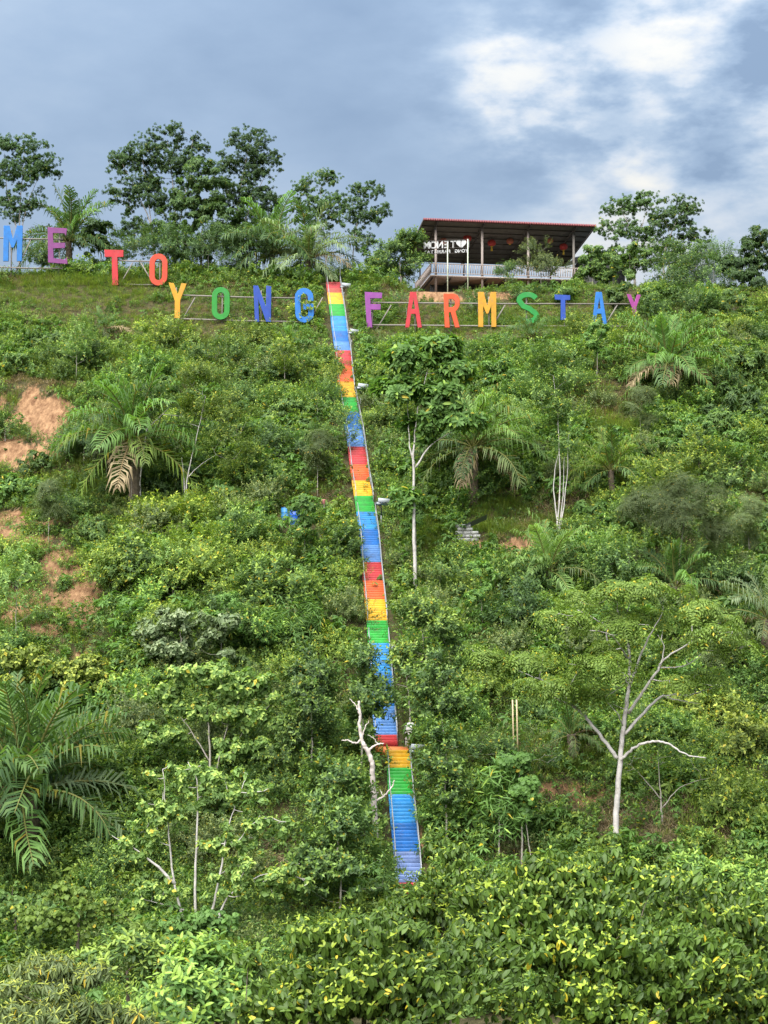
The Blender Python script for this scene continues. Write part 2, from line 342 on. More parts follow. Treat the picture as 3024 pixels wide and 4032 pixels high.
b = N('ShaderNodeBump'); b.inputs['Strength'].default_value = 1.0; b.inputs['Distance'].default_value = .35; K(n2_.outputs['Fac'], b.inputs['Height']); K(b.outputs[0], p.inputs['Normal'])
terr = ob('hillside', mesh_np('hillside', V, Fc, m, np.repeat(soil[:, None], 3, 1), True)); terr['kind'] = 'structure'

# ------------------------------------------------------------------ leaf and sprig templates: (verts, tris, leaf id per vert, leaf kind)
def leaf_t(Ln, Wd, fold, droop, fine=False):
    if not fine:
        return np.array([[0, 0, 0], [.45 * Ln, Wd / 2, fold], [Ln, 0, -droop], [.45 * Ln, -Wd / 2, fold]]), np.array([[0, 2, 1], [0, 3, 2]])
    V = [[0, 0, 0], [.34 * Ln, .43 * Wd, fold], [.34 * Ln, -.43 * Wd, fold], [.52 * Ln, 0, -.15 * droop], [.74 * Ln, .38 * Wd, fold * .8 - .45 * droop], [.74 * Ln, -.38 * Wd, fold * .8 - .45 * droop], [Ln, 0, -droop]]
    return np.array(V), np.array([[0, 3, 1], [0, 2, 3], [1, 3, 4], [2, 5, 3], [4, 3, 6], [3, 5, 6]])
def frame(d, up=np.array([0, 0, 1.])):
    d = d / np.linalg.norm(d); y = np.cross(up, d); l = np.linalg.norm(y)
    y = np.array([0, 1., 0]) if l < 1e-4 else y / l
    return np.column_stack([d, y, np.cross(d, y)])
class Sprig:
    def __init__(s): s.V = []; s.F = []; s.id = []; s.kind = []; s.n = 0; s.k = 0
    def leaf(s, pos, d, Ln, Wd, fold, droop, kind=0, fine=False, roll=0.0):
        V, Fc = leaf_t(Ln, Wd, fold, droop, fine); R = frame(np.asarray(d, float))
        if roll: R = R @ np.array([[1, 0, 0], [0, math.cos(roll), -math.sin(roll)], [0, math.sin(roll), math.cos(roll)]])
        s.V.append(V @ R.T + np.asarray(pos)); s.F.append(Fc + s.n); s.id.append(np.full(len(V), s.k)); s.kind.append(kind); s.n += len(V); s.k += 1
    def blade(s, pos, d, Ln, Wd, bend, kind=0):
        d = np.asarray(d, float); d /= np.linalg.norm(d); y = np.cross(d, [0, 0, 1.]); y /= np.linalg.norm(y) + 1e-6
        o = np.array([d[0], d[1], 0]); p0 = np.asarray(pos, float); p1 = p0 + d * Ln * .55; p2 = p1 + (d * .45 + o * bend * .5 - np.array([0, 0, bend * .4])) * Ln
        V = np.array([p0 - y * Wd / 2, p0 + y * Wd / 2, p1 - y * Wd / 2, p1 + y * Wd / 2, p2])
        s.V.append(V); s.F.append(np.array([[0, 1, 3], [0, 3, 2], [2, 3, 4]]) + s.n); s.id.append(np.full(5, s.k)); s.kind.append(kind); s.n += 5; s.k += 1
    def done(s): return (np.concatenate(s.V), np.concatenate(s.F), np.concatenate(s.id), np.array(s.kind))
R0 = random.Random(11); U = R0.uniform
def pol(az, el): return np.array([math.cos(el) * math.cos(az), math.cos(el) * math.sin(az), math.sin(el)])
def sp_whorl(n=7, Ln=.30, Wd=.11, el=(-45, 10), fine=False, young=0, tiers=1):
    s = Sprig()
    for t_ in range(tiers):
        for i in range(n):
            e_ = rad(U(*el)); l_ = Ln * U(.75, 1.15)
            s.leaf([0, 0, -.22 * Ln * t_ * 2], pol(2 * math.pi * (i + .5 * t_) / n + U(-.3, .3), e_), l_, Wd * l_ / Ln, .12 * Wd + U(-.02, .02) * Ln, U(.05, .3) * l_, 0, fine)
    for i in range(young):
        l_ = Ln * U(.45, .7); s.leaf([0, 0, .05 * Ln], pol(U(0, 6.28), rad(U(0, 55))), l_, Wd * .6, .1 * Wd, .2 * l_, 1, fine)
    return s.done()
def sp_spray(n=12, T=.6, Ln=.16, Wd=.07, el=(-15, 45), fine=False, young=2):
    s = Sprig()
    for i in range(n):
        f = (i + 1) / n; l_ = Ln * U(.7, 1.2); az = i * 2.4 + U(-.4, .4)
        s.leaf([U(-.03, .03), U(-.03, .03), T * f], pol(az, rad(U(*el)) + f * .3), l_, Wd * l_ / Ln, U(0, .2) * Wd, U(0, .25) * l_, 1 if i >= n - young else 0, fine)
    return s.done()
def sp_pinnate(nr=5, RL=.6, pairs=6, Ln=.13, Wd=.045, el=(-20, 30), droop=.35):
    s = Sprig()
    for r_ in range(nr):
        d = pol(2 * math.pi * r_ / nr + U(-.4, .4), rad(U(*el))); side = np.cross(d, [0, 0, 1.]); side /= np.linalg.norm(side)
        for i in range(pairs):
            f = (i + 1) / pairs; p_ = d * RL * f - np.array([0, 0, droop * RL * f * f])
            for sg in (-1, 1):
                l_ = Ln * (1.1 - .4 * f) * U(.8, 1.2)
                s.leaf(p_, side * sg + d * .5 - np.array([0, 0, U(.1, .6)]), l_, Wd, .01, .1 * l_, 0)
    return s.done()
def sp_grass(n=14, h=.6, spread=.25, wd=.02, bend=(.3, 1.0), lean=(45, 85)):
    s = Sprig()
    for i in range(n):
        a_ = U(0, 6.28); r_ = spread * math.sqrt(U(0, 1)); s.blade([r_ * math.cos(a_), r_ * math.sin(a_), -.05], pol(a_ + U(-.8, .8), rad(U(*lean))), h * U(.55, 1.2), wd * U(.7, 1.3), U(*bend))
    return s.done()
def sp_big(n=9, Ln=.62, Wd=.26):                     # rosette of large paddle leaves
    s = Sprig()
    for i in range(n):
        l_ = Ln * U(.75, 1.1); s.leaf([0, 0, U(-.1, .05)], pol(i * 2.4, rad(U(-25, 50))), l_, Wd * U(.8, 1.1), .05, .18 * l_, 1 if i % 5 == 4 else 0, True)
    return s.done()
SPR = {
    'whorl': [sp_whorl(7, .30, .12, young=1) for _ in range(4)],
    'rubber': [sp_whorl(6, .30, .115, (-50, -5), tiers=2) for _ in range(4)],
    'cassava': [sp_whorl(7, .30, .10, (-40, 5), young=1) for _ in range(4)],
    'umbrella': [sp_whorl(6, .34, .22, (-75, -25), young=2) for _ in range(4)],
    'oval': [sp_spray() for _ in range(4)],
    'jack': [sp_spray(13, .6, .20, .10, (-10, 50), young=3) for _ in range(4)],
    'small': [sp_spray(16, .5, .10, .055, (-20, 50), young=3) for _ in range(4)],
    'pinn': [sp_pinnate() for _ in range(4)],
    'bigpinn': [sp_pinnate(3, .62, 4, .26, .095, (-25, 25), .35) for _ in range(4)],
    'feather': [sp_pinnate(6, .62, 7, .11, .035, (-10, 25), .3) for _ in range(4)],
    'bamboo': [sp_spray(11, .5, .30, .045, (-60, 10), young=1) for _ in range(4)],
    'big': [sp_big() for _ in range(4)],
    'fg': [sp_whorl(8, .21, .095, (-82, -30), True, 2) for _ in range(5)],
    'fg2': [sp_spray(11, .34, .19, .075, (-45, 45), True, 4) for _ in range(4)],
    'fg3': [sp_whorl(9, .24, .05, (-70, -20), True, 3) for _ in range(4)],
    'heart': [sp_whorl(5, .22, .20, (-55, -15), True, 0) for _ in range(4)],
}
def rot_to(axis, spin):
    """matrices whose Z is axis, spun about it"""
    axis = axis / (np.linalg.norm(axis, axis=1)[:, None] + 1e-9); n = len(axis)
    h = np.tile(np.array([1., 0, 0]), (n, 1)); h[np.abs(axis[:, 0]) > .8] = [0, 1, 0]
    x = np.cross(h, axis); x /= np.linalg.norm(x, axis=1)[:, None]; y = np.cross(axis, x)
    c, s = np.cos(spin)[:, None], np.sin(spin)[:, None]
    return np.stack([x * c + y * s, -x * s + y * c, axis], axis=2)
PAL = {   # dark, light, young, odd (yellowing)
    'mid': ((0.050, 0.099, 0.027), (0.139, 0.227, 0.054), (0.262, 0.358, 0.065), (0.420, 0.336, 0.024)),
    'dark': ((0.038, 0.081, 0.025), (0.104, 0.177, 0.046), (0.169, 0.260, 0.053), (0.320, 0.280, 0.030)),
    'deep': ((0.032, 0.069, 0.025), (0.088, 0.154, 0.044), (0.124, 0.208, 0.053), (0.250, 0.240, 0.030)),
    'lime': ((0.079, 0.135, 0.027), (0.198, 0.281, 0.047), (0.328, 0.395, 0.053), (0.500, 0.400, 0.040)),
    'yellow': ((0.096, 0.146, 0.032), (0.215, 0.270, 0.050), (0.339, 0.385, 0.063), (0.480, 0.400, 0.050)),
    'olive': ((0.068, 0.104, 0.036), (0.158, 0.203, 0.074), (0.226, 0.270, 0.084), (0.380, 0.300, 0.060)),
    'silver': ((0.107, 0.161, 0.074), (0.237, 0.307, 0.147), (0.339, 0.406, 0.221), (0.300, 0.300, 0.120)),
    'fresh': ((0.062, 0.130, 0.032), (0.147, 0.265, 0.058), (0.249, 0.374, 0.063), (0.450, 0.360, 0.040)),
    'fg': ((.030, .064, .011), (.112, .188, .024), (.29, .37, .040), (.50, .40, .03)),
    'bright': ((0.096, 0.172, 0.047), (0.209, 0.322, 0.084), (0.316, 0.416, 0.095), (0.500, 0.400, 0.050)),
    'pale': ((0.086, 0.122, 0.046), (0.193, 0.250, 0.086), (0.339, 0.374, 0.063), (0.500, 0.360, 0.030)),
    'grass': ((0.115, 0.157, 0.030), (0.262, 0.323, 0.056), (0.328, 0.385, 0.056), (0.420, 0.360, 0.096)),
    'dry': ((0.168, 0.126, 0.072), (0.396, 0.312, 0.186), (0.432, 0.360, 0.216), (0.240, 0.180, 0.096)),
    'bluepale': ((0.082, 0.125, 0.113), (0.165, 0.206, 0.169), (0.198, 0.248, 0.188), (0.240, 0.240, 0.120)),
}
def sprig_mesh(name, kinds, pos, axis, size, pal, m, seed, odd=.015):
    rs = np.random.RandomState(seed); dk, lt, yg, od = [np.array(c) for c in PAL[pal]]
    tv = SPR[kinds]; which = rs.randint(0, len(tv), len(pos)); VV, FF, CC, n0 = [], [], [], 0
    spin = rs.rand(len(pos)) * 6.283; R = rot_to(axis, spin); srnd = rs.rand(len(pos))
    for k, (tV, tF, tid, kind) in enumerate(tv):
        ii = np.where(which == k)[0]
        if not len(ii): continue
        v = np.einsum('nij,vj->nvi', R[ii], tV) * size[ii, None, None] + pos[ii, None, :]
        nl = len(kind); f = np.clip(.45 * srnd[ii, None] + .55 * rs.rand(len(ii), nl), 0, 1)[..., None]
        c = dk * (1 - f) + lt * f
        yk = (kind[None, :] == 1) & (rs.rand(len(ii), nl) < (np.where(vnoise(pos[ii, 0] * .9 + 5, pos[ii, 2] * 1.1 + pos[ii, 1] * .5 + 9) > .46, .72, .12)[:, None] if pal == 'fg' else .75)); c = np.where(yk[..., None], yg * (.7 + .5 * rs.rand(len(ii), nl, 1)), c)
        c = np.where((rs.rand(len(ii), nl) < odd)[..., None], od, c)
        VV.append(v.reshape(-1, 3)); CC.append(c[:, tid].reshape(-1, 3))
        FF.append((tF[None] + (np.arange(len(ii)) * len(tV))[:, None, None] + n0).reshape(-1, 3)); n0 += len(ii) * len(tV)
    return mesh_np(name, np.concatenate(VV), np.concatenate(FF), M[m], np.concatenate(CC))
def crown_points(blobs, n, rs, cm=.7, kd=3.0, up=.35, fill=.35):
    """blobs: (centre, radii). Leaves gather in clumps about cm metres wide. Returns sprig points, axes and the clump centres"""
    wts = np.array([r[0] * r[2] for _, r in blobs]); wts = wts / wts.sum(); P, A, CCs = [], [], []
    for (c, r), w in zip(blobs, wts):
        c = np.array(c); r = np.array(r); k = int(np.clip(r[0] * r[2] * kd, 7, 140)); m_ = max(8, int(n * w))
        d = rs.randn(k, 3); d[:, 2] = np.where((d[:, 2] < -.35) & (rs.rand(k) < .6), -d[:, 2], d[:, 2]); d /= np.linalg.norm(d, axis=1)[:, None]
        rr = np.where(rs.rand(k) < fill, .25 + .5 * rs.rand(k), .62 + .45 * rs.rand(k)); cc = d * rr[:, None]
        wk = rs.rand(k) + .25; ci = rs.choice(k, m_, p=wk / wk.sum())
        q = rs.randn(m_, 3); q /= np.linalg.norm(q, axis=1)[:, None]; q[:, 2] = np.where(rs.rand(m_) < up, np.abs(q[:, 2]), q[:, 2])
        rad_m = (np.minimum(cm, .55 * r.mean()) * (.5 + .9 * rs.rand(k)))[ci] * rs.rand(m_) ** .55
        off = q * rad_m[:, None] * np.array([1.15, 1.15, .75])
        P.append(c + cc[ci] * r + off); A.append((cc[ci] + q * .8) * np.array([1, 1, .7]) + np.array([0, 0, .45])); CCs.append(c + cc * r)
    return np.concatenate(P), np.concatenate(A), np.concatenate(CCs)
def branch_out(g, stems, targets, rs, rmax, thin=1.0):
    """grow limbs from the stems to the targets, each from the nearest lower point of what has grown already"""
    N_ = np.concatenate([P[max(1, len(P) // 4):] for P in stems]); Rr = np.concatenate([np.linspace(rmax * .6, rmax * .2, len(P) - max(1, len(P) // 4)) for P in stems])
    D = np.min(np.linalg.norm(targets[:, None] - N_[None], axis=2), axis=1)
    for j in np.argsort(D):
        t_ = targets[j]; v = t_ - N_; dist = np.linalg.norm(v, axis=1); cost = dist * (1 + .9 * np.clip(-v[:, 2] / (dist + .01), 0, 1) - .25 * np.clip(v[:, 2] / (dist + .01), 0, 1))
        i = int(np.argmin(cost)); st = N_[i]; r0 = max(.011 * thin, min(Rr[i] * .75, (.010 + .011 * dist[i]) * thin)); ln = dist[i]
        if ln < .15: continue
        pts = curve([st, st * .5 + t_ * .5 + np.array([0, 0, -.06 * ln]) + rs.randn(3) * .05 * ln, t_], 2); rr = np.linspace(r0, max(.005 * thin, r0 * .45), len(pts)); g.tube(pts, rr, 4, False)
        N_ = np.vstack([N_, pts[1:]]); Rr = np.concatenate([Rr, rr[1:]])
SEED = [100]
def nseed(): SEED[0] += 1; return SEED[0]
def limb_tube(g, pts, r0, r1, n=6, res=5, wob=0.0, rs=None):
    P = curve(pts, res)
    if wob: P[1:-1] += rs.randn(len(P) - 2, 3) * wob
    g.tube(P, np.linspace(r0, r1, len(P)), n)
def tree(name, label, base, crowns, spec='whorl', pal='mid', dens=1.0, size=1.0, trunk=None, bark='bark', tr=.12, cat='tree', group=None, nlimb=1, depth=.8,
         nclump=None, cm=.7, kd=3.0, thin=1.0, Y=None, lean=(0, 0), odd=.015, leafm='leaf', seed=None, trunks=None, same=False):
    """base: picture point where the stem meets the ground (or None + Y); crowns: ellipses in picture units, built as ellipsoids round the stem's distance"""
    seed = seed or nseed(); rs = np.random.RandomState(seed)
    if Y is None:
        b = ground(*base); Y = b[1]
    else:
        b = W(base[0], base[1], Y); b[2] = gz(b[0], Y)
    mpp = Y / F
    root = thing(name, label, cat, b - np.array([0, 0, .05]), group=group); org = b - np.array([0, 0, .05])
    blobs = []
    for c in crowns:
        dy = c[4] if len(c) > 4 else 0.0
        p_ = W(c[0], c[1], Y + dy); rx, rz = c[2] * mpp, c[3] * mpp
        ry = min(rx, max(rz, .6 * rx)) * depth
        floor_ = gz(p_[0], Y + dy - ry * .5)
        if p_[2] - rz < floor_ - .6 * rz - .3: pass
        blobs.append((p_ - org, (rx, ry, rz)))
    area = sum(r[0] * r[2] for _, r in blobs); n = int(np.clip(dens * area * 58 / size ** 1.6, 60, 5000)); size = size * 1.55
    P, A, cc = crown_points(blobs, n, rs, cm, kd)
    # keep the foliage out of the soil
    hh = H(P[:, 0] + org[0], P[:, 1] + org[1]) - org[2]; P[:, 2] = np.maximum(P[:, 2], hh + .08 * rs.rand(len(P)))
    me = sprig_mesh('crown', spec, P, A, size * (.7 + .6 * rs.rand(len(P))), pal, leafm, seed, odd)
    c_o = ob('crown', me, root); c_o['kind'] = 'stuff'
    # stems
    g = Geo(); top = np.mean([c for c, r in blobs], axis=0); top = top + np.array([0, 0, .35 * np.mean([r[2] for _, r in blobs])])
    lines = []
    if trunks:
        for iq, poly in enumerate(trunks): lines.append(([W(x_, y_, Y) - org for x_, y_ in poly], tr * (1 if iq == 0 or same else .55)))
    elif trunk:
        lines.append(([W(x_, y_, Y) - org for x_, y_ in trunk], tr))
    else:
        mid = np.array([top[0] * .35 + lean[0], top[1] * .3, top[2] * .5]); lines.append(([np.zeros(3), mid, top], tr))
    allp = []
    for pts, r_ in lines:
        pts = [np.array(q, float) for q in pts]
        if pts[0][2] < .8: pts[0][2] = min(pts[0][2], 0) - .25
        Pc = curve(pts, 6); Pc[1:-1] += rs.randn(len(Pc) - 2, 3) * r_ * .25
        g.tube(Pc, r_ * (1 - .86 * np.linspace(0, 1, len(Pc)) ** .8), 8); allp.append((Pc, r_))
    if nlimb: branch_out(g, [P_c for P_c, _ in allp], cc if len(cc) < 170 else cc[::2], rs, tr, thin)
    g.obj('trunk', M[bark], root, True)
    return root

# ------------------------------------------------------------------ palms
def frond_mesh(name, th0, bend, pal, seed, pairs=27, fallen=False, Ln=.25):
    rs = np.random.RandomState(seed); n = 26; t_ = np.linspace(0, 1, n); th = rad(th0) - rad(bend) * t_ ** 1.4
    P = np.zeros((n, 3)); ds = 1 / (n - 1)
    for i in range(1, n): P[i] = P[i - 1] + ds * np.array([math.cos(th[i]), 0, math.sin(th[i])])
    tn = np.stack([np.cos(th), np.zeros(n), np.sin(th)], 1); nm = np.stack([-np.sin(th), np.zeros(n), np.cos(th)], 1)
    dk, lt, yg, od = [np.array(c) for c in PAL[pal]]; VV, FF, CC, k = [], [], [], 0
    for i in range(pairs):
        f = .13 + .87 * (i + .5) / pairs; j = f * (n - 1); i0 = int(j); p_ = P[i0] + (P[min(i0 + 1, n - 1)] - P[i0]) * (j - i0); T, Nn = tn[i0], nm[i0]
        ll = Ln * (1 if rs.rand() > .06 else .45) * (math.sin(math.pi * min(1, (f - .05) * 1.05)) ** .6 * .85 + .22) * rs.uniform(.85, 1.12)
        for sg in (-1, 1):
            d = np.array([0, sg * 1.0, 0]) + T * (.45 + .6 * f) + Nn * rs.uniform(-.25, .6); d /= np.linalg.norm(d)
            w_ = .010 * rs.uniform(.8, 1.2); wv = np.cross(d, Nn); wv /= np.linalg.norm(wv) + 1e-6
            m1 = p_ + d * ll * .55; tip = m1 + (d * .35 + np.array([0, 0, -1]) * rs.uniform(.35, 1.15)) * ll * .6
            VV.append([p_ - wv * w_ * .6, p_ + wv * w_ * .6, m1 - wv * w_, m1 + wv * w_, tip]); FF += [(k, k + 1, k + 3), (k, k + 3, k + 2), (k + 2, k + 3, k + 4)]; k += 5
            u_ = rs.rand(); c = dk * (1 - u_) + lt * u_
            if rs.rand() < .02: c = od * .5
            CC.append(np.tile(c, (5, 1)))
    g = Geo(); g.tube(P, np.linspace(.014, .003, n), 5, False)
    rv = np.concatenate(g.V); rc = np.tile(np.array([.20, .20, .06]) if pal != 'dry' else np.array([.25, .18, .09]), (len(rv), 1))
    V = np.concatenate([np.array(VV).reshape(-1, 3), rv]); Fq = np.concatenate([np.array(FF), np.concatenate(g.F) + k])
    return mesh_np(name, V, Fq, M['leaf' if pal != 'dry' else 'dry'], np.concatenate([np.concatenate(CC), rc]))
FR = {}
for pk, pal in (('mid', 'fresh'), ('dark', 'dark'), ('olive', 'olive'), ('lime', 'lime'), ('silver', 'silver'), ('bright', 'bright'), ('dry', 'dry')):
    FR[pk] = [frond_mesh('frond', th, bd, pal, 900 + i * 7 + len(pk)) for i, (th, bd) in enumerate(((84, 34), (70, 58), (52, 76), (32, 82), (10, 72), (-14, 55)))]
def palm(label, base, centre, rpx, pal='mid', n=24, low=1.0, tr=.22, Y=None, name='oil_palm', dry=2, seed=None, cat='palm tree', old='olive', upright=0.0):
    rs = np.random.RandomState(seed or nseed())
    if Y is None: b = ground(*base); Y = b[1]
    else: b = W(base[0], base[1], Y); b[2] = gz(b[0], Y)
    top = W(centre[0], centre[1], Y); Lr = rpx * Y / F; root = thing(name, label, cat, b)
    h = top - b
    g = Geo(); ht = max(h[2], .3); P = np.array([[0, 0, -.4], [h[0] * .4, 0, ht * .5], [h[0], 0, ht]])
    P = curve(P, 8); rr = tr * (1.15 - .25 * np.linspace(0, 1, len(P))) * (1 + .22 * (np.arange(len(P)) % 2)); g.tube(P, rr, 10); g.obj('trunk', M['palm_trunk'], root)
    for i in range(n):
        f = i / max(1, n - 1); az = i * 2.39996 + rs.uniform(-.3, .3); e_ = f ** (1.0 + upright) * low * 5.2
        k = int(min(5, e_ + rs.rand() * .6)); pk = pal
        if rs.rand() < .3: pk = 'dark' if pal != 'dark' else 'mid'
        if f > .72 and rs.rand() < .5: pk = old
        if f > .8 and dry > 0 and rs.rand() < .5: pk = 'dry'; dry -= 1
        s_ = Lr * rs.uniform(.85, 1.12) * (1.0 if f > .1 else .8)
        ob('frond', FR[pk][k], root, (h[0] + .12 * math.cos(az), .12 * math.sin(az), ht - .1 * f), (rs.uniform(-.35, .35), rs.uniform(-.2, .2), az + rs.uniform(-.25, .25)), (s_, s_, s_))
    return root

# ------------------------------------------------------------------ rainbow stairs
PAINT = {'red': (0.396, 0.025, 0.030), 'rust': (0.350, 0.060, 0.034), 'orange': (0.561, 0.087, 0.013), 'yellow': (0.606, 0.328, 0.007), 'green': (0.013, 0.276, 0.026), 'light blue': (.018, .20, .47), 'blue': (.008, .115, .37), 'pale blue': (.075, .20, .46), 'purple blue': (.12, .18, .36)}
UB = np.array([[x_, y_, z_] for z_ in (-.5, .5) for y_ in (-.5, .5) for x_ in (-.5, .5)])
def step_mesh(c):
    """one concrete step: chamfered nosing, unit size, front edge at y=0, top at z=0"""
    pr = [(0, -1), (0, -.10), (.03, -.02), (.09, 0), (1, 0), (1, -1)]; V = [(sx_, a_, b_) for sx_ in (-.5, .5) for a_, b_ in pr]; n = len(pr); Fc = []
    for i in range(n):
        j = (i + 1) % n; Fc += [(i, j, n + i), (j, n + j, n + i)]
    for i in range(1, n - 1): Fc += [(0, i + 1, i), (n, n + i, n + i + 1)]
    return mesh_np('step', V, Fc, mat('paint ' + c, PAINT[c], .55, wear=.20, scale=2.2, dirt=(.10, .075, .05), bump=.25, coord='World', dirt_amt=.42))
STEP = {c: step_mesh(c) for c in PAINT}
for me_ in STEP.values():                      # every step faded by its own amount
    t = me_.materials[0].node_tree; p = t.nodes['Principled BSDF']; src = p.inputs['Base Color'].links[0].from_socket
    oi = t.nodes.new('ShaderNodeObjectInfo'); r = t.nodes.new('ShaderNodeMapRange'); t.links.new(oi.outputs['Random'], r.inputs[0]); r.inputs[3].default_value = .82; r.inputs[4].default_value = 1.10
    v = t.nodes.new('ShaderNodeVectorMath'); v.operation = 'SCALE'; t.links.new(src, v.inputs[0]); t.links.new(r.outputs[0], v.inputs['Scale']); t.links.new(v.outputs[0], p.inputs['Base Color'])
bands = [(3520, 'red'), (3474, 'purple blue'), (3352, 'blue'), (3240, 'light blue'), (3127, 'green'), (3022, 'yellow'), (2952, None), (2926, 'red'), (2893, 'pale blue'), (2780, 'blue'), (2653, 'light blue'), (2532, 'green'), (2443, 'yellow'), (2360, 'orange'), (2286, 'red'),
         (2214, 'pale blue'), (2146, 'blue'), (2084, 'light blue'), (2016, 'green'), (1953, 'yellow'), (1893, 'orange'), (1829, 'red'), (1760, 'pale blue'), (1690, 'blue'), (1622, 'green'), (1565, 'yellow'), (1504, 'orange'), (1441, 'red'), (1381, 'pale blue'), (1346, 'blue'),
         (1305, 'light blue'), (1246, 'green'), (1198, 'yellow'), (1154, 'rust'), (1137, 'red'), (1112, None)]
stairs = thing('staircase', 'long narrow concrete staircase painted in rainbow bands, climbing the hillside to its top', 'staircase', (stairX(Y0), Y0, z0 - .3))
SO = np.array([stairX(Y0), Y0, z0 - .3]); rs0 = np.random.RandomState(5); nos = []
def add_step(Ya, za, Yb, zb, c):
    xm = float(stairX((Ya + Yb) / 2)); sl = float(stairX(Yb + .6) - stairX(Yb - .6)) / 1.2
    sl = max(-.12, min(.0, sl))
    dz = .30 + (zb - za)
    o_ = ob('step', STEP[c], stairs, (xm - SO[0], Ya - SO[1], zb - SO[2]), (0, rs0.uniform(-.004, .004), math.atan(-sl)), (SW + rs0.uniform(-.02, .02), (Yb - Ya) * .995, dz)); nos.append((xm, Ya, zb)); return o_
for (pa, c), (pb, _) in zip(bands[:-1], bands[1:]):
    A_ = stair_at(pa) if pa < 3519 else (Y0, z0); B_ = stair_at(pb) if pb > 1113 else (Y1, z1)
    if c is None:
        A_ = (YL, zL); B_ = (YL + LAND, zL)
        g = Geo(); g.box(((stairX(YL - .2) + stairX(YL + LAND + .2)) / 2 - SO[0], YL + LAND / 2 - SO[1], zL - .16 - SO[2]), (SW + 1.0, LAND - .01, .32)); g.obj('landing', mat('paint landing', (.70, .20, .05), .6, wear=.25, scale=1.5, dirt=(.2, .12, .08), coord='World'), stairs)
        continue
    if A_[0] < YL + LAND and B_[0] > YL + LAND and A_[0] > YL - .2: A_ = (YL + LAND, zL)
    if abs(pb - 2952) < 1: B_ = (YL, zL)
    n = max(2, int(round((B_[1] - A_[1]) / .182)))
    for i in range(n):
        f0, f1 = i / n, (i + 1) / n
        add_step(A_[0] + (B_[0] - A_[0]) * f0, A_[1] + (B_[1] - A_[1]) * f0, A_[0] + (B_[0] - A_[0]) * f1, A_[1] + (B_[1] - A_[1]) * f1, c)
print('STEPS', len(nos))
nos = np.array(nos)
def rail(flight, side, hgt, r):
    q = nos[(nos[:, 1] >= flight[0]) & (nos[:, 1] < flight[1])]
    return q[:: 4] + np.array([side * (SW / 2 - .06), 0, hgt]) if len(q) else None
post_mesh = Geo().tube([[0, 0, -.3], [0, 0, .92]], .024, 6).mesh('rail_post', M['galv'])
for fl in ((Y0 - 1, YL), (YL + 1, 112.2), (112.9, 126), (126.6, 142.5), (143.0, Y1 + 1)):
    for side in (-1, 1):
        for hgt, r_ in ((.95, .032), (.50, .022)):
            if side == -1 and hgt < .9: continue
            P = rail(fl, side, hgt, r_)
            if P is not None and len(P) > 3: Geo().tube(P - SO, r_, 6).obj('handrail', M['galv'], stairs, True)
        q = nos[(nos[:, 1] >= fl[0]) & (nos[:, 1] < fl[1])][::9]
        for x_, y_, z_ in q: ob('rail_post', post_mesh, stairs, (x_ + side * (SW / 2 - .06) - SO[0], y_ + .1 - SO[1], z_ - SO[2]))
for side in (-1, 1):       # tall end posts at the top
    Geo().tube([[0, 0, -.3], [0, 0, 2.3]], .03, 6).obj('rail_post', M['galv'], stairs, loc=(float(stairX(Y1)) + side * .75 - SO[0], Y1 - SO[1], z1 - SO[2]))

# ------------------------------------------------------------------ big letters
def stroke(path, th, closed=False):
    P = np.asarray(path, float); n = len(P); Lf, Rt = [], []
    for i in range(n):
        a_ = P[i - 1] if (i or closed) else P[i]; b_ = P[(i + 1) % n] if (i < n - 1 or closed) else P[i]
        d1 = P[i] - a_; d2 = b_ - P[i]
        d1 = d1 / (np.linalg.norm(d1) + 1e-9) if np.linalg.norm(d1) > 1e-6 else d2 / np.linalg.norm(d2); d2 = d2 / np.linalg.norm(d2) if np.linalg.norm(d2) > 1e-6 else d1
        t_ = d1 + d2; t_ = t_ / (np.linalg.norm(t_) + 1e-9); nn_ = np.array([-t_[1], t_[0]]); k = 1 / max(.55, nn_ @ np.array([-d1[1], d1[0]]))
        Lf.append(P[i] + nn_ * th / 2 * k); Rt.append(P[i] - nn_ * th / 2 * k)
    return [Lf, Rt] if closed else [Lf + Rt[::-1]]
def arc(cx, cy, rx, ry, a0, a1, n=8): return [(cx + rx * math.cos(rad(a0 + (a1 - a0) * i / n)), cy + ry * math.sin(rad(a0 + (a1 - a0) * i / n))) for i in range(n + 1)]
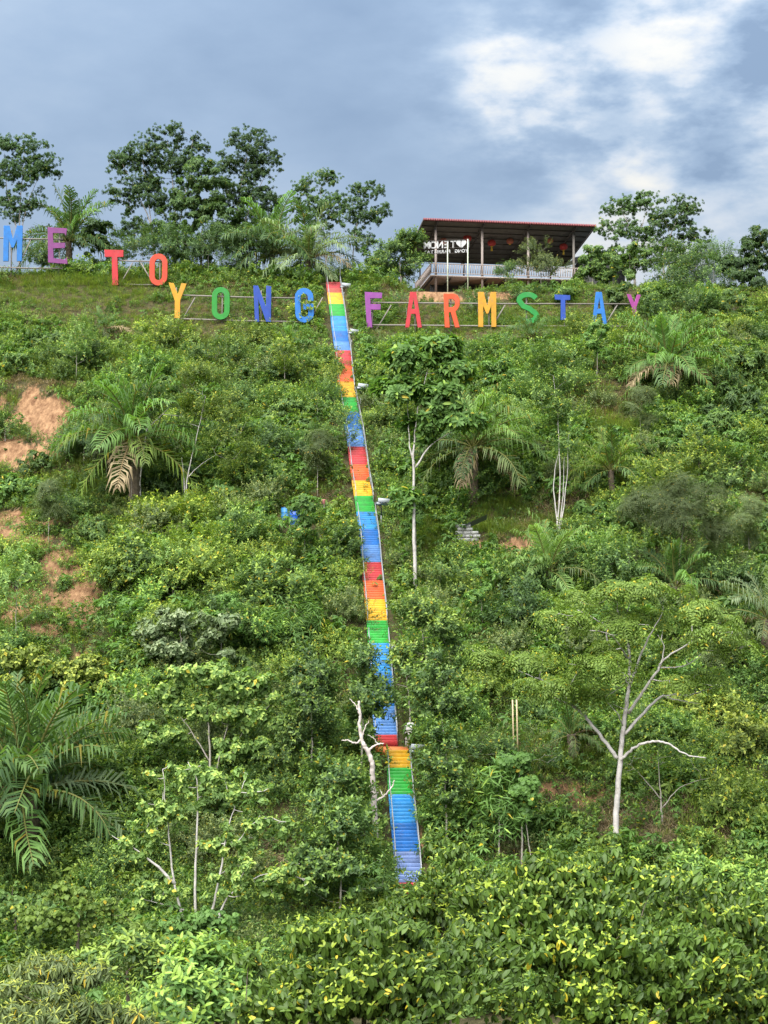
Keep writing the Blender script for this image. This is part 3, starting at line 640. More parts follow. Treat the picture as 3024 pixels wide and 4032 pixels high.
def letter_loops(ch, w, h):
    s = lambda pts: [[(x_ * w, y_ * h) for x_, y_ in pts]]; t_ = .30 * w
    if ch == 'M': return s([(0, 0), (0, 1), (.30, 1), (.5, .60), (.70, 1), (1, 1), (1, 0), (.72, 0), (.72, .60), (.56, .38), (.44, .38), (.28, .60), (.28, 0)])
    if ch == 'E': return s([(0, .06), (.02, 1), (1, .95), (.95, .74), (.86, .82), (.28, .84), (.28, .58), (.88, .57), (.88, .43), (.28, .43), (.28, .17), (.86, .12), (.95, .18), (1, 0)])
    if ch == 'T': return s([(.36, 0), (.38, .79), (0, .80), (0, 1), (1, .97), (1, .78), (.68, .78), (.70, 0)])
    if ch == 'O':
        r_ = w / 2 - t_ / 2; p_ = arc(w / 2, h - w / 2, r_, r_, 0, 180) + arc(w / 2, w / 2, r_, r_, 180, 360); return stroke(p_, t_, True)
    if ch == 'Y': return s([(.34, 0), (.36, .48), (0, 1), (.28, .98), (.52, .66), (.72, .98), (1, .97), (.66, .50), (.66, 0)])
    if ch == 'N': return s([(.10, 0), (0, 1), (.26, 1), (.72, .42), (.72, 1), (1, .98), (1, 0), (.72, 0), (.28, .62), (.34, 0)])
    if ch == 'G':
        r_ = w / 2 - t_ / 2; p_ = [(w - t_ / 2, h * .62)] + arc(w / 2, h - w / 2, r_, r_, 0, 180) + arc(w / 2, w / 2, r_, r_, 180, 360) + [(w - t_ / 2, h * .46), (w * .45, h * .46)]; return stroke(p_, t_)
    if ch == 'F': return s([(.12, 0), (0, 1), (1, .98), (1, .82), (.33, .82), (.33, .66), (.92, .66), (.92, .50), (.36, .50), (.44, 0)])
    if ch == 'A': return s([(0, 0), (.30, 1), (.66, 1), (1, 0), (.74, 0), (.62, .38), (.36, .38), (.26, 0)]) + s([(.38, .52), (.60, .52), (.50, .82)])
    if ch == 'R':
        o_ = [(0, 1)] + [(x_, y_) for x_, y_ in [(.62, 1), (.86, .96), (1, .84), (1, .66), (.90, .55), (.74, .48), (1, 0), (.70, 0), (.42, .46), (.32, .44), (.38, 0), (.06, 0)]]
        return s(o_) + s([(.30, .84), (.56, .84), (.70, .78), (.70, .66), (.56, .60), (.30, .60)])
    if ch == 'S':
        t2 = .24 * w; r_ = w / 2 - t2 / 2; cy1 = h * .74; cy2 = h * .24
        p_ = arc(w * .52, h * .75, w * .40, h * .20, 20, 180, 8) + [(w * .30, h * .56), (w * .62, h * .46)] + arc(w * .52, h * .22, w * .40, h * .19, 55, -100, 9); return stroke(p_, t2)
def curve_mesh(loops, depth, bev, m, name):
    cu = bpy.data.curves.new(name, 'CURVE'); cu.dimensions = '2D'; cu.fill_mode = 'BOTH'; cu.extrude = depth / 2 - bev; cu.bevel_depth = bev; cu.bevel_resolution = 1; cu.offset = -bev
    for lp in loops:
        sp = cu.splines.new('POLY'); sp.points.add(len(lp) - 1); sp.use_cyclic_u = True
        for q, (x_, y_) in zip(sp.points, lp): q.co = (x_, y_, 0, 1)
    to = bpy.data.objects.new('tmp', cu); COL.objects.link(to); dg = bpy.context.evaluated_depsgraph_get(); me = bpy.data.meshes.new_from_object(to.evaluated_get(dg))
    bpy.data.objects.remove(to); bpy.data.curves.remove(cu); me.name = name; me.materials.clear(); me.materials.append(m); return me
LET = {   # word: list of (char, x0, x1, ytop, ybottom, colour, colour word, tilt degrees)
    'ME': [('M', 13, 88, 885, 1029, (0.003, 0.110, 0.347), 'bright blue', 0), ('E', 190, 268, 891, 1043, (0.139, 0.023, 0.125), 'purple', -2)],
    'TO': [('T', 415, 490, 980, 1125, (0.360, 0.012, 0.017), 'red', -2), ('O', 588, 660, 996, 1125, (0.407, 0.037, 0.010), 'orange', 0)],
    'YONG': [('Y', 663, 734, 1110, 1253, (0.437, 0.202, 0.003), 'golden yellow', 0), ('O', 834, 905, 1128, 1259, (0.008, 0.181, 0.014), 'green', 0), ('N', 997, 1068, 1122, 1268, (0.004, 0.037, 0.246), 'deep blue', 0), ('G', 1164, 1238, 1133, 1272, (0.005, 0.114, 0.382), 'sky blue', -2)],
    'FARMSTAY': [('F', 1436, 1505, 1147, 1290, (0.181, 0.033, 0.192), 'light purple', 0), ('A', 1595, 1662, 1147, 1290, (0.360, 0.014, 0.021), 'red', 0), ('R', 1747, 1811, 1154, 1290, (0.437, 0.049, 0.005), 'orange', 0), ('M', 1883, 1955, 1147, 1288, (0.407, 0.196, 0.004), 'golden yellow', 0), ('S', 2034, 2120, 1152, 1270, (0.004, 0.181, 0.023), 'green', 0),
                 ('T', 2185, 2246, 1158, 1260, (0.004, 0.041, 0.262), 'deep blue', 0), ('A', 2329, 2392, 1147, 1288, (0.004, 0.110, 0.360), 'sky blue', 0), ('Y', 2469, 2525, 1156, 1262, (0.213, 0.021, 0.160), 'magenta', 0)]}
WORDY = {'ME': 163.2, 'TO': 162.4, 'YONG': None, 'FARMSTAY': None}
WHERE = {'ME': 'in front of the crest trees', 'TO': 'on posts at the hill crest', 'YONG': 'on the slope left of the stairs', 'FARMSTAY': 'on the slope right of the stairs'}
for wd_, ls in LET.items():
    Yw = WORDY[wd_]
    if Yw is None:
        qs = [ground((l_[1] + l_[2]) / 2, 1305 if wd_ == 'FARMSTAY' else 1290) for l_ in ls]; Yw = float(np.median([q[1] for q in qs if q is not None]))
    print('WORD', wd_, Yw)
    mpp = Yw / F; frame_loc = None
    for ch, xa, xb, ya, yb, rgb, cw, tilt in ls:
        bl = W(xa, yb, Yw); w = (xb - xa) * mpp; h = (yb - ya) * mpp / math.cos(PITCH * 0)
        m_ = mat('letter paint ' + cw + wd_, rgb, .7, wear=.2, scale=1.6, dirt=tuple(.45 * c_ + .05 for c_ in rgb), bump=.1, dirt_amt=.6)
        o_ = ob('letter', curve_mesh(letter_loops(ch, w, h), .20, .02, m_, 'letter'), None, tuple(bl), (rad(90), rad(tilt), 0))
        tag(o_, '%s capital letter %s standing %s' % (cw, ch, WHERE[wd_]), 'letter', 'big hillside letters')
    # timber frame behind the letters
    x0_, x1_ = ls[0][1] + 20, ls[-1][2] - 20; fr_o = W(x0_, 1200, Yw + .35); fr_o[2] = gz(fr_o[0], Yw + .35)
    fr = thing('timber_frame', 'grey timber pole frame behind the %s letters %s' % ({'ME': 'blue and purple', 'TO': 'red and orange', 'YONG': 'yellow, green and two blue', 'FARMSTAY': 'eight coloured'}[wd_], 'right of the stairs' if wd_ == 'FARMSTAY' else 'left of the stairs'), 'frame', fr_o)
    ytop = {'ME': (940, 1055), 'TO': (1028, 1120), 'YONG': (1165, 1258), 'FARMSTAY': (1195, 1283)}[wd_]
    for yy in ytop:
        A_ = W(x0_ - (60 if wd_ == 'ME' else 0), yy - 4, Yw + .22) - fr_o; B_ = W(x1_, yy + (10 if wd_ == 'YONG' else 2), Yw + .22) - fr_o
        Geo().tube([A_, (A_ + B_) / 2 + np.array([0, .03, -.05]), B_], .075, 6).obj('rail', M['wood'], fr)
    for k_, l_ in enumerate(ls):
        c_ = W((l_[1] + l_[2]) / 2 + (6 if k_ % 2 else -4), l_[3] + 22, Yw + .33); q = np.array([c_[0], Yw + .33, gz(c_[0], Yw + .33) - .3])
        Geo().tube([q - fr_o, c_ - fr_o], .08, 6).obj('post', M['wood'], fr)
        if k_ % 3 == 0 or wd_ == 'TO':
            a2 = W((l_[1] + l_[2]) / 2 + (70 if wd_ != 'TO' or k_ == 0 else -70), ytop[0] + 6, Yw + .28); b2 = W((l_[1] + l_[2]) / 2 + (10 if wd_ != 'TO' or k_ == 0 else -8), ytop[1] + 18, Yw + .28); b2[2] = max(b2[2], gz(b2[0], Yw) - .3)
            Geo().tube([a2 - fr_o, b2 - fr_o], .07, 6).obj('brace', M['wood'], fr)

# ------------------------------------------------------------------ open pavilion on the hilltop
PY = 171.5; pf = W(1716, 1084, PY); deck = pf[2]; pg = gz(pf[0] + 8, PY + 4)
pav = thing('pavilion', 'open-sided hilltop pavilion on posts with a red-edged sloping roof and pale railing', 'pavilion', (pf[0], pf[1], pg - .1), rad(8.5)); DZ = deck - (pg - .1)
Lx, Ly = 16.2, 10.5
g = Geo(); g.box((Lx / 2 + .3, Ly / 2, DZ - .12), (Lx + 2.0, Ly + .8, .14)); g.obj('deck', M['cream'], pav)
for i in range(9): Geo().box((i * 2.1 - .4, Ly / 2, DZ - .32), (.10, Ly + .6, .22)).obj('joist', M['rafter'], pav)
RH0, RH1 = 6.05, 4.35                       # roof height above the deck, high front and low back
rz_ = lambda y_: DZ + RH0 + (RH1 - RH0) * (y_ + 1.5) / (Ly + 3.0)
sl = math.atan((RH1 - RH0) / (Ly + 3.0)); Rs = np.array(Matrix.Rotation(sl, 3, 'X'))
for i in range(4):
    x_ = i * Lx / 3; g = Geo(); g.box((x_, 0, (rz_(0) - .3) / 2), (.24, .24, rz_(0) - .3)); g.obj('post', M['cream'] if i < 3 else M['wood'], pav)
    g = Geo(); g.box((x_, Ly, (rz_(Ly) - .3) / 2), (.16, .16, rz_(Ly) - .3)); g.obj('post', M['rafter'], pav)
    g = Geo(); g.box((x_, Ly / 2, (rz_(Ly / 2)) - .22), (.12, Ly + 2.9, .24), Rs); g.obj('rafter', M['rafter'], pav)
for i in range(9):
    y_ = -1.3 + i * (Ly + 2.6) / 8; Geo().box((Lx / 2 + .3, y_, rz_(y_) - .07), (Lx + 3.6, .07, .10)).obj('purlin', M['rafter'], pav)
# roof sheeting: ribbed, real thickness
nxr = 120; X_ = np.linspace(-1.6, Lx + 2.2, nxr * 2 + 1); rib = .045 * (np.arange(len(X_)) % 2); V = []; Fq = []
for lay in (0, 1):
    for j, y_ in enumerate((-1.5, Ly + 1.5)):
        for a_, b_ in zip(X_, rib): V.append((a_, y_, rz_(y_) + b_ + .03 * lay))
n_ = len(X_)
for lay in (0, 1):
    o_ = lay * 2 * n_
    for i in range(n_ - 1): a_ = o_ + i; Fq += ([(a_, a_ + 1, a_ + n_ + 1), (a_, a_ + n_ + 1, a_ + n_)] if lay else [(a_, a_ + n_ + 1, a_ + 1), (a_, a_ + n_, a_ + n_ + 1)])
me = mesh_np('roof', V, Fq, M['underroof']); me.materials.append(M['rooftile'])
mi = np.zeros(len(me.polygons), np.int32); mi[len(mi) // 2:] = 1; me.polygons.foreach_set('material_index', mi); roof = ob('roof', me, pav)
tile_m = Geo().tube([[0, .02, -.16], [0, -.02, -.02], [0, .10, .10], [0, .42, .07]], [.085, .085, .085, .08], 6).mesh('eave_tile', M['rooftile'])
for i in range(100): ob('eave_tile', tile_m, roof, (-1.6 + i * (Lx + 3.8) / 99, -1.54, rz_(-1.5)))
for x_ in (-1.65, Lx + 2.25): Geo().box((x_, Ly / 2, rz_(Ly / 2) - .02), (.05, Ly + 3.0, .26), Rs).obj('barge_board', M['rafter'], roof)
# railing
def baluster_run(p0, p1, n):
    p0 = np.array(p0, float); p1 = np.array(p1, float); d = p1 - p0; ln = np.linalg.norm(d); a_ = math.atan2(d[1], d[0])
    for zz, th in ((1.28, .09), (.22, .08)): ob('rail', rail_m, pav, tuple(p0 + d / 2 + np.array([0, 0, DZ + zz])), (0, 0, a_), (ln, .07, th))
    for i in range(n + 1): ob('baluster', bal_m, pav, tuple(p0 + d * i / n + np.array([0, 0, DZ + .75])))
rail_m = Geo().box((0, 0, 0), (1, 1, 1)).mesh('rail', M['cream']); bal_m = Geo().box((0, 0, 0), (.075, .05, 1.0)).mesh('baluster', M['cream'])
baluster_run((-.6, -.3, 0), (Lx + .9, -.3, 0), 62); baluster_run((-.6, -.3, 0), (-.6, Ly, 0), 26); baluster_run((-.6, Ly, 0), (Lx + .9, Ly, 0), 44)
Geo().box((Lx / 2, 2.6, DZ / 2 - .4), (Lx + .4, .15, max(.5, DZ - .3))).obj('base_wall', M['darkwall_and_shade'], pav)  # dark sheet standing in for the shade in the open space beneath the deck
def lantern(px, py, s, m_, tassel, why):
    Yq = PY + 3.5 + (px - 1716) / 6000 * 170 * .15; c_ = W(px, py, Yq); o_ = thing('paper_lantern', why, 'lantern', c_)
    pr = [(.05, -.40)] + [(.50 * math.cos(a_) ** .7 if abs(a_) < 1.5 else .05, .38 * math.sin(a_)) for a_ in np.linspace(-1.35, 1.35, 11)] + [(.05, .40)]
    Geo().lathe([(r_ * s, z_ * s) for r_, z_ in pr], n=16).obj('shade', m_, o_, True)
    Geo().lathe([(.02 * s, -.36 * s), (.15 * s, -.38 * s), (.15 * s, -.46 * s), (.02 * s, -.47 * s)]).obj('cap', M['gold'], o_); Geo().tube([[0, 0, .36 * s], [0, 0, 1.4]], .012, 5).obj('cord', M['black'], o_)
    if tassel: Geo().lathe([(.02, -.45 * s), (.10 * s, -.55 * s), (.14 * s, -.95 * s), (.02, -.97 * s)]).obj('tassel', M['gold'], o_)
for a_ in ((1746, 950, .95, M['lantern2'], 0, 'faded red lantern partly behind the mirrored heart sign, under the pavilion roof'), (1840, 938, 1.0, M['lantern'], 0, 'red lantern hanging just above the white heart sign'), (1936, 957, .98, M['lantern'], 1, 'red lantern with yellow tassel right of the second pavilion post'),
           (2008, 950, .85, M['lantern2'], 0, 'faded pinkish lantern in the middle of the pavilion without tassel'), (2166, 947, .80, M['lantern2'], 0, 'faded pinkish lantern right of the third pavilion post'), (2219, 972, .98, M['lantern'], 1, 'red lantern with yellow tassel beside the last pavilion post')): lantern(*a_)

# hilltop sign, seen from behind: I (heart) TENOM / YONG FARMSTAY
def text_mesh(txt, size, depth, m_, name):
    cu = bpy.data.curves.new(name, 'FONT'); cu.body = txt; cu.size = size; cu.extrude = depth; cu.align_x = 'CENTER'; cu.offset = size * .028
    to = bpy.data.objects.new('tmp', cu); COL.objects.link(to); dg = bpy.context.evaluated_depsgraph_get(); me = bpy.data.meshes.new_from_object(to.evaluated_get(dg)); bpy.data.objects.remove(to); me.materials.clear(); me.materials.append(m_); return me
SY = 168.3; sb = W(1800, 1136, SY); sb[2] = gz(sb[0], SY) - .1; mpp = SY / F
sign = thing('hilltop_sign', 'white lettered sign with a heart on two pale posts, seen from behind before the pavilion', 'sign', sb, rad(-9))
zt = W(1800, 962, SY)[2] - sb[2]; wS = 184 * mpp; cxS = (1756 - 1800) * mpp
for px in (1762, 1843): Geo().tube([[(px - 1800) * mpp, 0, -.3], [(px - 1800) * mpp, 0, zt + (.55 if px > 1800 else .25)]], .07, 6).obj('post', mat('pale green post', (.42, .46, .34), .6), sign)
for zz in (.52, -.38, -.98): Geo().box((cxS, .05, zt + zz), (wS, .05, .05)).obj('sign_bar', M['rafter'], sign)
for i in range(7): Geo().box((cxS + (i - 3) * wS / 6.2, .07, zt - .2), (.045, .04, 1.5)).obj('sign_bar', M['rafter'], sign)
hp = [(.5 * 16 * math.sin(a_) ** 3 / 16, .5 * (13 * math.cos(a_) - 5 * math.cos(2 * a_) - 2 * math.cos(3 * a_) - math.cos(4 * a_)) / 16) for a_ in np.linspace(0, 2 * math.pi, 40)[:-1]]
def put(me, name, x_, z_, sx_=1.0): ob(name, me, sign, (x_, .14, z_), (rad(90), 0, rad(180)), (sx_, 1, 1))
put(text_mesh('I', 1.22, .04, M['white'], 'sign_letter'), 'sign_letter', cxS + wS * .48, zt - .40)
put(curve_mesh([[(a_ * 1.15, b_ * 1.15) for a_, b_ in hp]], .08, .005, M['white'], 'heart'), 'heart', cxS + wS * .33, zt + .10)
for i, ch in enumerate('TENOM'): put(text_mesh(ch, 1.20, .04, M['white'], 'sign_letter'), 'sign_letter', cxS + wS * (.155 - i * .145), zt - .36, .85)
for i, ch in enumerate('YONG FARMSTAY'):
    if ch != ' ': put(text_mesh(ch, .50, .03, M['white'], 'sign_letter'), 'sign_letter', cxS + wS * (.45 - i * .076), zt - .90)

# dark shed beside the pavilion
sp_ = W(2290, 1120, 176); sp_[2] = gz(sp_[0], 176) - .1
shed = thing('shed', 'small dark shed with a low grey gable roof behind the right end of the pavilion', 'shed', sp_, rad(8)); hS = W(2290, 1030, 176)[2] - sp_[2]
Geo().box((2.2, 0, hS / 2), (5.0, 3.6, hS)).obj('wall', M['darkwall_and_shade'], shed)
for sg in (-1, 1): Geo().box((2.2 + sg * 1.75, 0, hS + .42), (3.7, 4.6, .07), np.array(Matrix.Rotation(sg * .26, 3, 'Y'))).obj('roof_panel', M['sheet'], shed)
Geo().box((2.2, -1.83, hS * .5), (1.0, .04, 1.1)).obj('window', M['black'], shed)

# ------------------------------------------------------------------ solar floodlights along the stairs
def flood(px, py, base_py, rz, lab, ph=1.0):
    q = stair_at(min(max(base_py, 1115), 3515)); Yb = q[0]; c_ = W(px, py, Yb); b_ = np.array([c_[0] + .12, Yb, gz(c_[0] + .12, Yb) - .2]); hh = c_[2] - b_[2]
    o_ = thing('solar_floodlight', lab, 'light', b_, rz, 'solar floodlights beside the stairs')
    Geo().tube([[0, 0, 0], [0, 0, hh * .62]], .035, 6).obj('pole', M['galv'], o_); Geo().tube([[0, 0, hh * .55], [.02, -.02, hh * .8], [-.12, -.10, hh - .05]], .05, 6).obj('arm', M['black'], o_)
    R = np.array(Matrix.Rotation(rad(-52), 3, 'X') @ Matrix.Rotation(rad(8), 3, 'Y')); Geo().box((.22, .02, hh + .12), (.95 * ph, .66 * ph, .05), R).obj('solar_panel', M['panel'], o_)
    for d_ in (-.1, .12): Geo().box((.22 + d_, -.06, hh + .06), (.09, .07, .05), R).obj('junction_box', M['black'], o_)
    R2 = np.array(Matrix.Rotation(rad(35), 3, 'X') @ Matrix.Rotation(rad(-15), 3, 'Z')); h_ = Geo().box((-.24, -.14, hh - .02), (.42, .12, .30), R2).obj('lamp_head', M['black'], o_); Geo().box((-.24, -.205, hh - .045), (.34, .02, .22), R2).obj('lens', M['panel'], h_)
for a_ in ((1350, 1130, 1150, .2, 'black floodlight with solar panel at the very top of the rainbow stairs'), (1380, 1312, 1345, .5, 'black floodlight with solar panel beside the highest blue band of the stairs'), (1415, 1528, 1585, .3, 'black floodlight with solar panel on a pole beside the highest full green band'),
           (1495, 1982, 2060, .1, 'black floodlight with pale square solar panel beside the middle green band'), (1547, 2562, 2640, .2, 'black floodlight with solar panel on a pole where green meets blue in the lower stairs'), (1625, 2955, 3010, .3, 'black floodlight with solar panel beside the stair landing')): flood(*a_)

# ------------------------------------------------------------------ small things on the slope
def barrel(px, py, wpx, m_, lab, dy=0):
    q = ground(px, py); q = q + np.array([0, dy, 0]); q[2] = gz(q[0], q[1]) - .15; r_ = wpx * q[1] / F / 2; o_ = thing('barrel', lab, 'barrel', q); h_ = r_ * 3.1
    Geo().lathe([(.0, 0), (r_ * .95, 0), (r_, .06), (r_, h_ * .30), (r_ * 1.05, h_ * .33), (r_, h_ * .36), (r_, h_ * .64), (r_ * 1.05, h_ * .67), (r_, h_ * .70), (r_, h_ - .06), (r_ * .96, h_), (r_ * .9, h_ - .03), (0, h_ - .03)], n=18).obj('body', m_, o_, True)
    Geo().lathe([(r_ * .98, h_ + .005), (r_ * 1.06, h_ + .01), (r_ * 1.06, h_ + .05), (r_ * .98, h_ + .055)], n=18).obj('rim_band', M['black'], o_); return q, h_, r_
bq, bh, br = barrel(1160, 2062, 40, M['barrel'], 'deep blue plastic barrel standing in weeds left of the stairs'); barrel(1122, 2056, 34, M['barrel2'], 'lighter blue plastic barrel half hidden by bushes beside the deep blue one', .5)
a_ = np.array([bq[0] + .25, bq[1], bq[2] + bh + .1]); b2 = W(1272, 1985, bq[1])
gt = thing('gutter_board', 'dark brown board sloping from the pink cup down to the blue barrel', 'board', a_); d_ = b2 - a_; Geo().box(d_ / 2, (np.linalg.norm(d_), .16, .05), frame(d_)).obj('board', M['brown'], gt); Geo().box(d_ / 2 + np.array([0, -.08, .05]), (np.linalg.norm(d_), .03, .10), frame(d_)).obj('side_strip', M['brown'], gt)
cpo = W(1276, 1984, bq[1] + .05); tag(Geo().tube([[0, 0, gz(cpo[0], cpo[1]) - cpo[2] - .2], [0, 0, 0]], .03, 6).obj('pole', M['wood'], None, loc=tuple(cpo)), 'thin grey pole propping up the brown board and pink cup', 'pole')
cu_ = thing('pink_cup', 'small pink plastic cup on top of a thin pole left of the stairs', 'cup', cpo + np.array([0, 0, .0])); Geo().lathe([(0, 0), (.09, .01), (.125, .32), (.135, .33), (.115, .32), (.085, .04), (0, .03)], n=14).obj('body', M['pink'], cu_, True); Geo().lathe([(.126, .30), (.145, .31), (.145, .34), (.126, .345)], n=14).obj('rim_band', M['pink'], cu_)
tq = ground(1600, 2945); tq[2] = gz(tq[0] + .25, tq[1]) - .1; th_ = W(1615, 2845, tq[1])[2] - tq[2]
tk = thing('water_tank', 'white plastic water tank with dark straps beside the stair landing', 'tank', (W(1617, 2900, tq[1])[0], tq[1], tq[2])); Geo().lathe([(0, 0), (.36, 0), (.38, .05), (.38, th_ * .8), (.33, th_ * .93), (.16, th_), (0, th_)], n=20).obj('body', M['tank'], tk, True)
for f_ in (.3, .5, .7): Geo().lathe([(.382, th_ * f_), (.40, th_ * f_ + .005), (.40, th_ * f_ + .045), (.382, th_ * f_ + .05)], n=20).obj('strap', M['black'], tk)
Geo().tube([[-.41, -.1, 0], [-.41, -.1, th_ * .9]], .025, 6).obj('upright', M['black'], tk)
hq = ground(1835, 2125); hut = thing('block_stand', 'small stand of stacked grey blocks on the slope right of the stairs', 'stand', hq); rsb = np.random.RandomState(3); blk = Geo().box((0, 0, 0), (.58, .3, .26)).mesh('block', M['block'])
for r_ in range(5):
    for c_ in range(3 if r_ < 3 else 2): ob('block', blk, hut, (-.55 + c_ * .62 + (.16 if r_ % 2 else 0), rsb.uniform(-.03, .03), .0 + r_ * .275), (0, 0, rsb.uniform(-.06, .06)))
shq = W(1868, 2058, hq[1] + .1); xs_ = np.linspace(-1.15, 1.15, 25); zz_ = .03 * np.cos(np.arange(25) * math.pi); V = [(a_, b_, c_) for b_ in (-.45, .45) for a_, c_ in zip(xs_, zz_)]; Fq = [t for i in range(24) for t in ((i, i + 1, i + 26), (i, i + 26, i + 25))]
V2 = V + [(a_, b_, c_ + .012) for a_, b_, c_ in V]; Fq2 = [(a_, c_, b_) for a_, b_, c_ in Fq] + [(a_ + 50, b_ + 50, c_ + 50) for a_, b_, c_ in Fq]
tag(ob('zinc_sheet', mesh_np('zinc_sheet', V2, Fq2, M['sheet']), None, tuple(shq), (rad(-25), rad(-24), rad(10))), 'grey corrugated metal sheet tilted over the block stand', 'metal sheet')
for px in (2024, 2040):
    q = ground(px, 3000); tp = W(px - 6, 2755, q[1]); tag(Geo().tube([[0, 0, -.3], [(tp - q)[0] * .5, 0, (tp - q)[2] * .5], list(tp - q)], .05, 6).obj('bamboo_pole', mat('bamboo', (.42, .33, .19), .6, wear=.25), None, loc=tuple(q)), 'thin tan bamboo pole in a close pair above the vine-covered clump', 'pole', 'pair of bamboo poles')

# ------------------------------------------------------------------ hilltop trees and palms (plateau behind the letters)
T = tree
T('rubber_tree', 'tall thin-crowned rubber tree behind the bright blue M', (80, 1085), [(70, 590, 130, 75), (30, 700, 130, 100), (160, 680, 80, 110), (60, 830, 110, 70)], 'rubber', 'deep', .40, .52, cm=.75, kd=8.0, thin=.8, Y=171, tr=.14, trunks=[[(80, 1100), (75, 900), (95, 600)], [(70, 1000), (110, 800), (190, 620)], [(78, 950), (30, 760), (20, 640)]])
palm('oil palm with a rounded dark crown behind the purple E', (275, 1095), (270, 950), 235, 'dark', 34, .85, .34, Y=170, dry=1)
T('round_tree', 'small round dark-leaved tree on a thin stem between the purple E and the red T', (398, 1098), [(385, 930, 85, 70), (400, 1000, 95, 60)], 'whorl', 'dark', 1.1, .8, Y=168.5, tr=.09)
T('rubber_tree', 'rubber tree with a leaning open crown above the red T', (610, 1100), [(490, 660, 80, 90), (570, 620, 80, 80), (510, 790, 100, 90), (590, 760, 80, 90), (540, 930, 90, 80)], 'rubber', 'deep', .40, .52, cm=.75, kd=8.0, thin=.8, Y=172, tr=.15, trunks=[[(610, 1110), (590, 880), (480, 640)], [(610, 1000), (580, 760), (560, 600)]])
T('rubber_tree', 'tallest rubber tree with pale stems behind the orange O', (690, 1100), [(690, 560, 110, 75), (650, 680, 110, 90), (760, 660, 80, 110), (690, 820, 110, 90), (640, 940, 90, 80)], 'rubber', 'deep', .40, .52, cm=.75, kd=8.0, thin=.8, Y=173, tr=.16, trunks=[[(690, 1110), (690, 850), (660, 560)], [(695, 950), (730, 750), (760, 540)]])
T('leafy_tree', 'dense dark leafy tree filling the gap behind the golden yellow Y', (790, 1110), [(800, 730, 120, 100), (760, 870, 140, 120), (870, 930, 120, 120), (760, 1000, 110, 80)], 'whorl', 'dark', 1.1, .85, Y=169, tr=.2, odd=.01)
T('rubber_tree', 'tall full-crowned rubber tree behind the green O and deep blue N', (940, 1110), [(970, 580, 100, 90), (930, 690, 110, 100), (1040, 670, 80, 110), (960, 820, 130, 120), (1050, 840, 80, 110), (960, 960, 110, 90)], 'rubber', 'deep', .40, .52, cm=.75, kd=8.0, thin=.8, Y=172, tr=.18, trunks=[[(940, 1115), (930, 860), (990, 520)], [(935, 950), (1000, 780), (1070, 640)]])
palm('oil palm with upright dark fronds behind the deep blue N', (1080, 1115), (1070, 1000), 250, 'dark', 30, .8, .34, Y=168.5, dry=0)
palm('oil palm with pale drooping fronds behind the sky blue G', (1215, 1120), (1215, 1020), 230, 'silver', 32, 1.0, .34, Y=166.8, dry=2)
T('rubber_tree', 'pale slender rubber tree rising left of the stair top', (1290, 1115), [(1200, 750, 60, 60), (1290, 720, 60, 55), (1240, 850, 110, 90), (1320, 830, 60, 80)], 'rubber', 'dark', .40, .52, cm=.75, kd=8.0, thin=.8, Y=176, tr=.12)
T('rubber_tree', 'single-stemmed rubber tree just right of the stair top', (1390, 1118), [(1440, 760, 85, 55), (1480, 850, 75, 60), (1400, 860, 65, 80), (1430, 960, 60, 50)], 'rubber', 'deep', .40, .52, cm=.75, kd=8.0, thin=.8, Y=169.5, tr=.11, trunk=[(1388, 1125), (1395, 950), (1440, 740)])
T('leafy_tree', 'bushy dark green tree at the left end of the pavilion', (1585, 1135), [(1590, 960, 75, 70), (1560, 1040, 110, 70), (1625, 1060, 35, 50)], 'jack', 'dark', 1.2, .8, Y=167.0, tr=.12, trunks=[[(1580, 1140), (1575, 1040), (1590, 950)], [(1545, 1140), (1545, 1050), (1530, 1000)]])
T('leafy_shrub', 'small bright leafy tree left of the pavilion bush', (1470, 1130), [(1470, 1030, 60, 50)], 'whorl', 'fresh', 1.0, .75, Y=168, tr=.05)
T('loose_shrub', 'loose olive shrub standing before the middle of the pavilion railing', (2130, 1140), [(2120, 1000, 50, 50), (2100, 1070, 80, 50), (2170, 1060, 55, 60)], 'small', 'olive', 1.1, .95, Y=168.6, tr=.06)
T('leafy_shrub', 'small spiky shrub before the pavilion railing left of the olive shrub', (1990, 1140), [(1990, 1085, 40, 45)], 'bamboo', 'dark', .9, .8, Y=168.6, tr=.04)
T('leafy_tree', 'leafy tree at the right end of the pavilion railing', (2330, 1150), [(2330, 1020, 60, 60), (2310, 1090, 75, 55), (2380, 1080, 45, 60)], 'whorl', 'mid', 1.1, .8, Y=168.4, tr=.1)
T('rubber_tree', 'tall rubber tree standing alone right of the pavilion', (2500, 1130), [(2450, 830, 90, 60), (2550, 800, 75, 50), (2430, 920, 90, 70), (2540, 930, 80, 80), (2470, 1030, 90, 60)], 'rubber', 'dark', .40, .52, cm=.75, kd=8.0, thin=.8, Y=173, tr=.14, trunks=[[(2500, 1135), (2490, 950), (2440, 800)], [(2498, 1000), (2530, 880), (2560, 790)]])
T('rubber_tree', 'dense-crowned rubber tree beside the lone one right of the pavilion', (2630, 1135), [(2700, 830, 90, 60), (2640, 890, 110, 80), (2730, 940, 70, 60), (2620, 1010, 100, 80)], 'rubber', 'dark', .40, .52, cm=.75, kd=8.0, thin=.8, Y=172, tr=.16, trunks=[[(2620, 1140), (2620, 980), (2700, 800)], [(2660, 1140), (2650, 1000), (2620, 860)]])
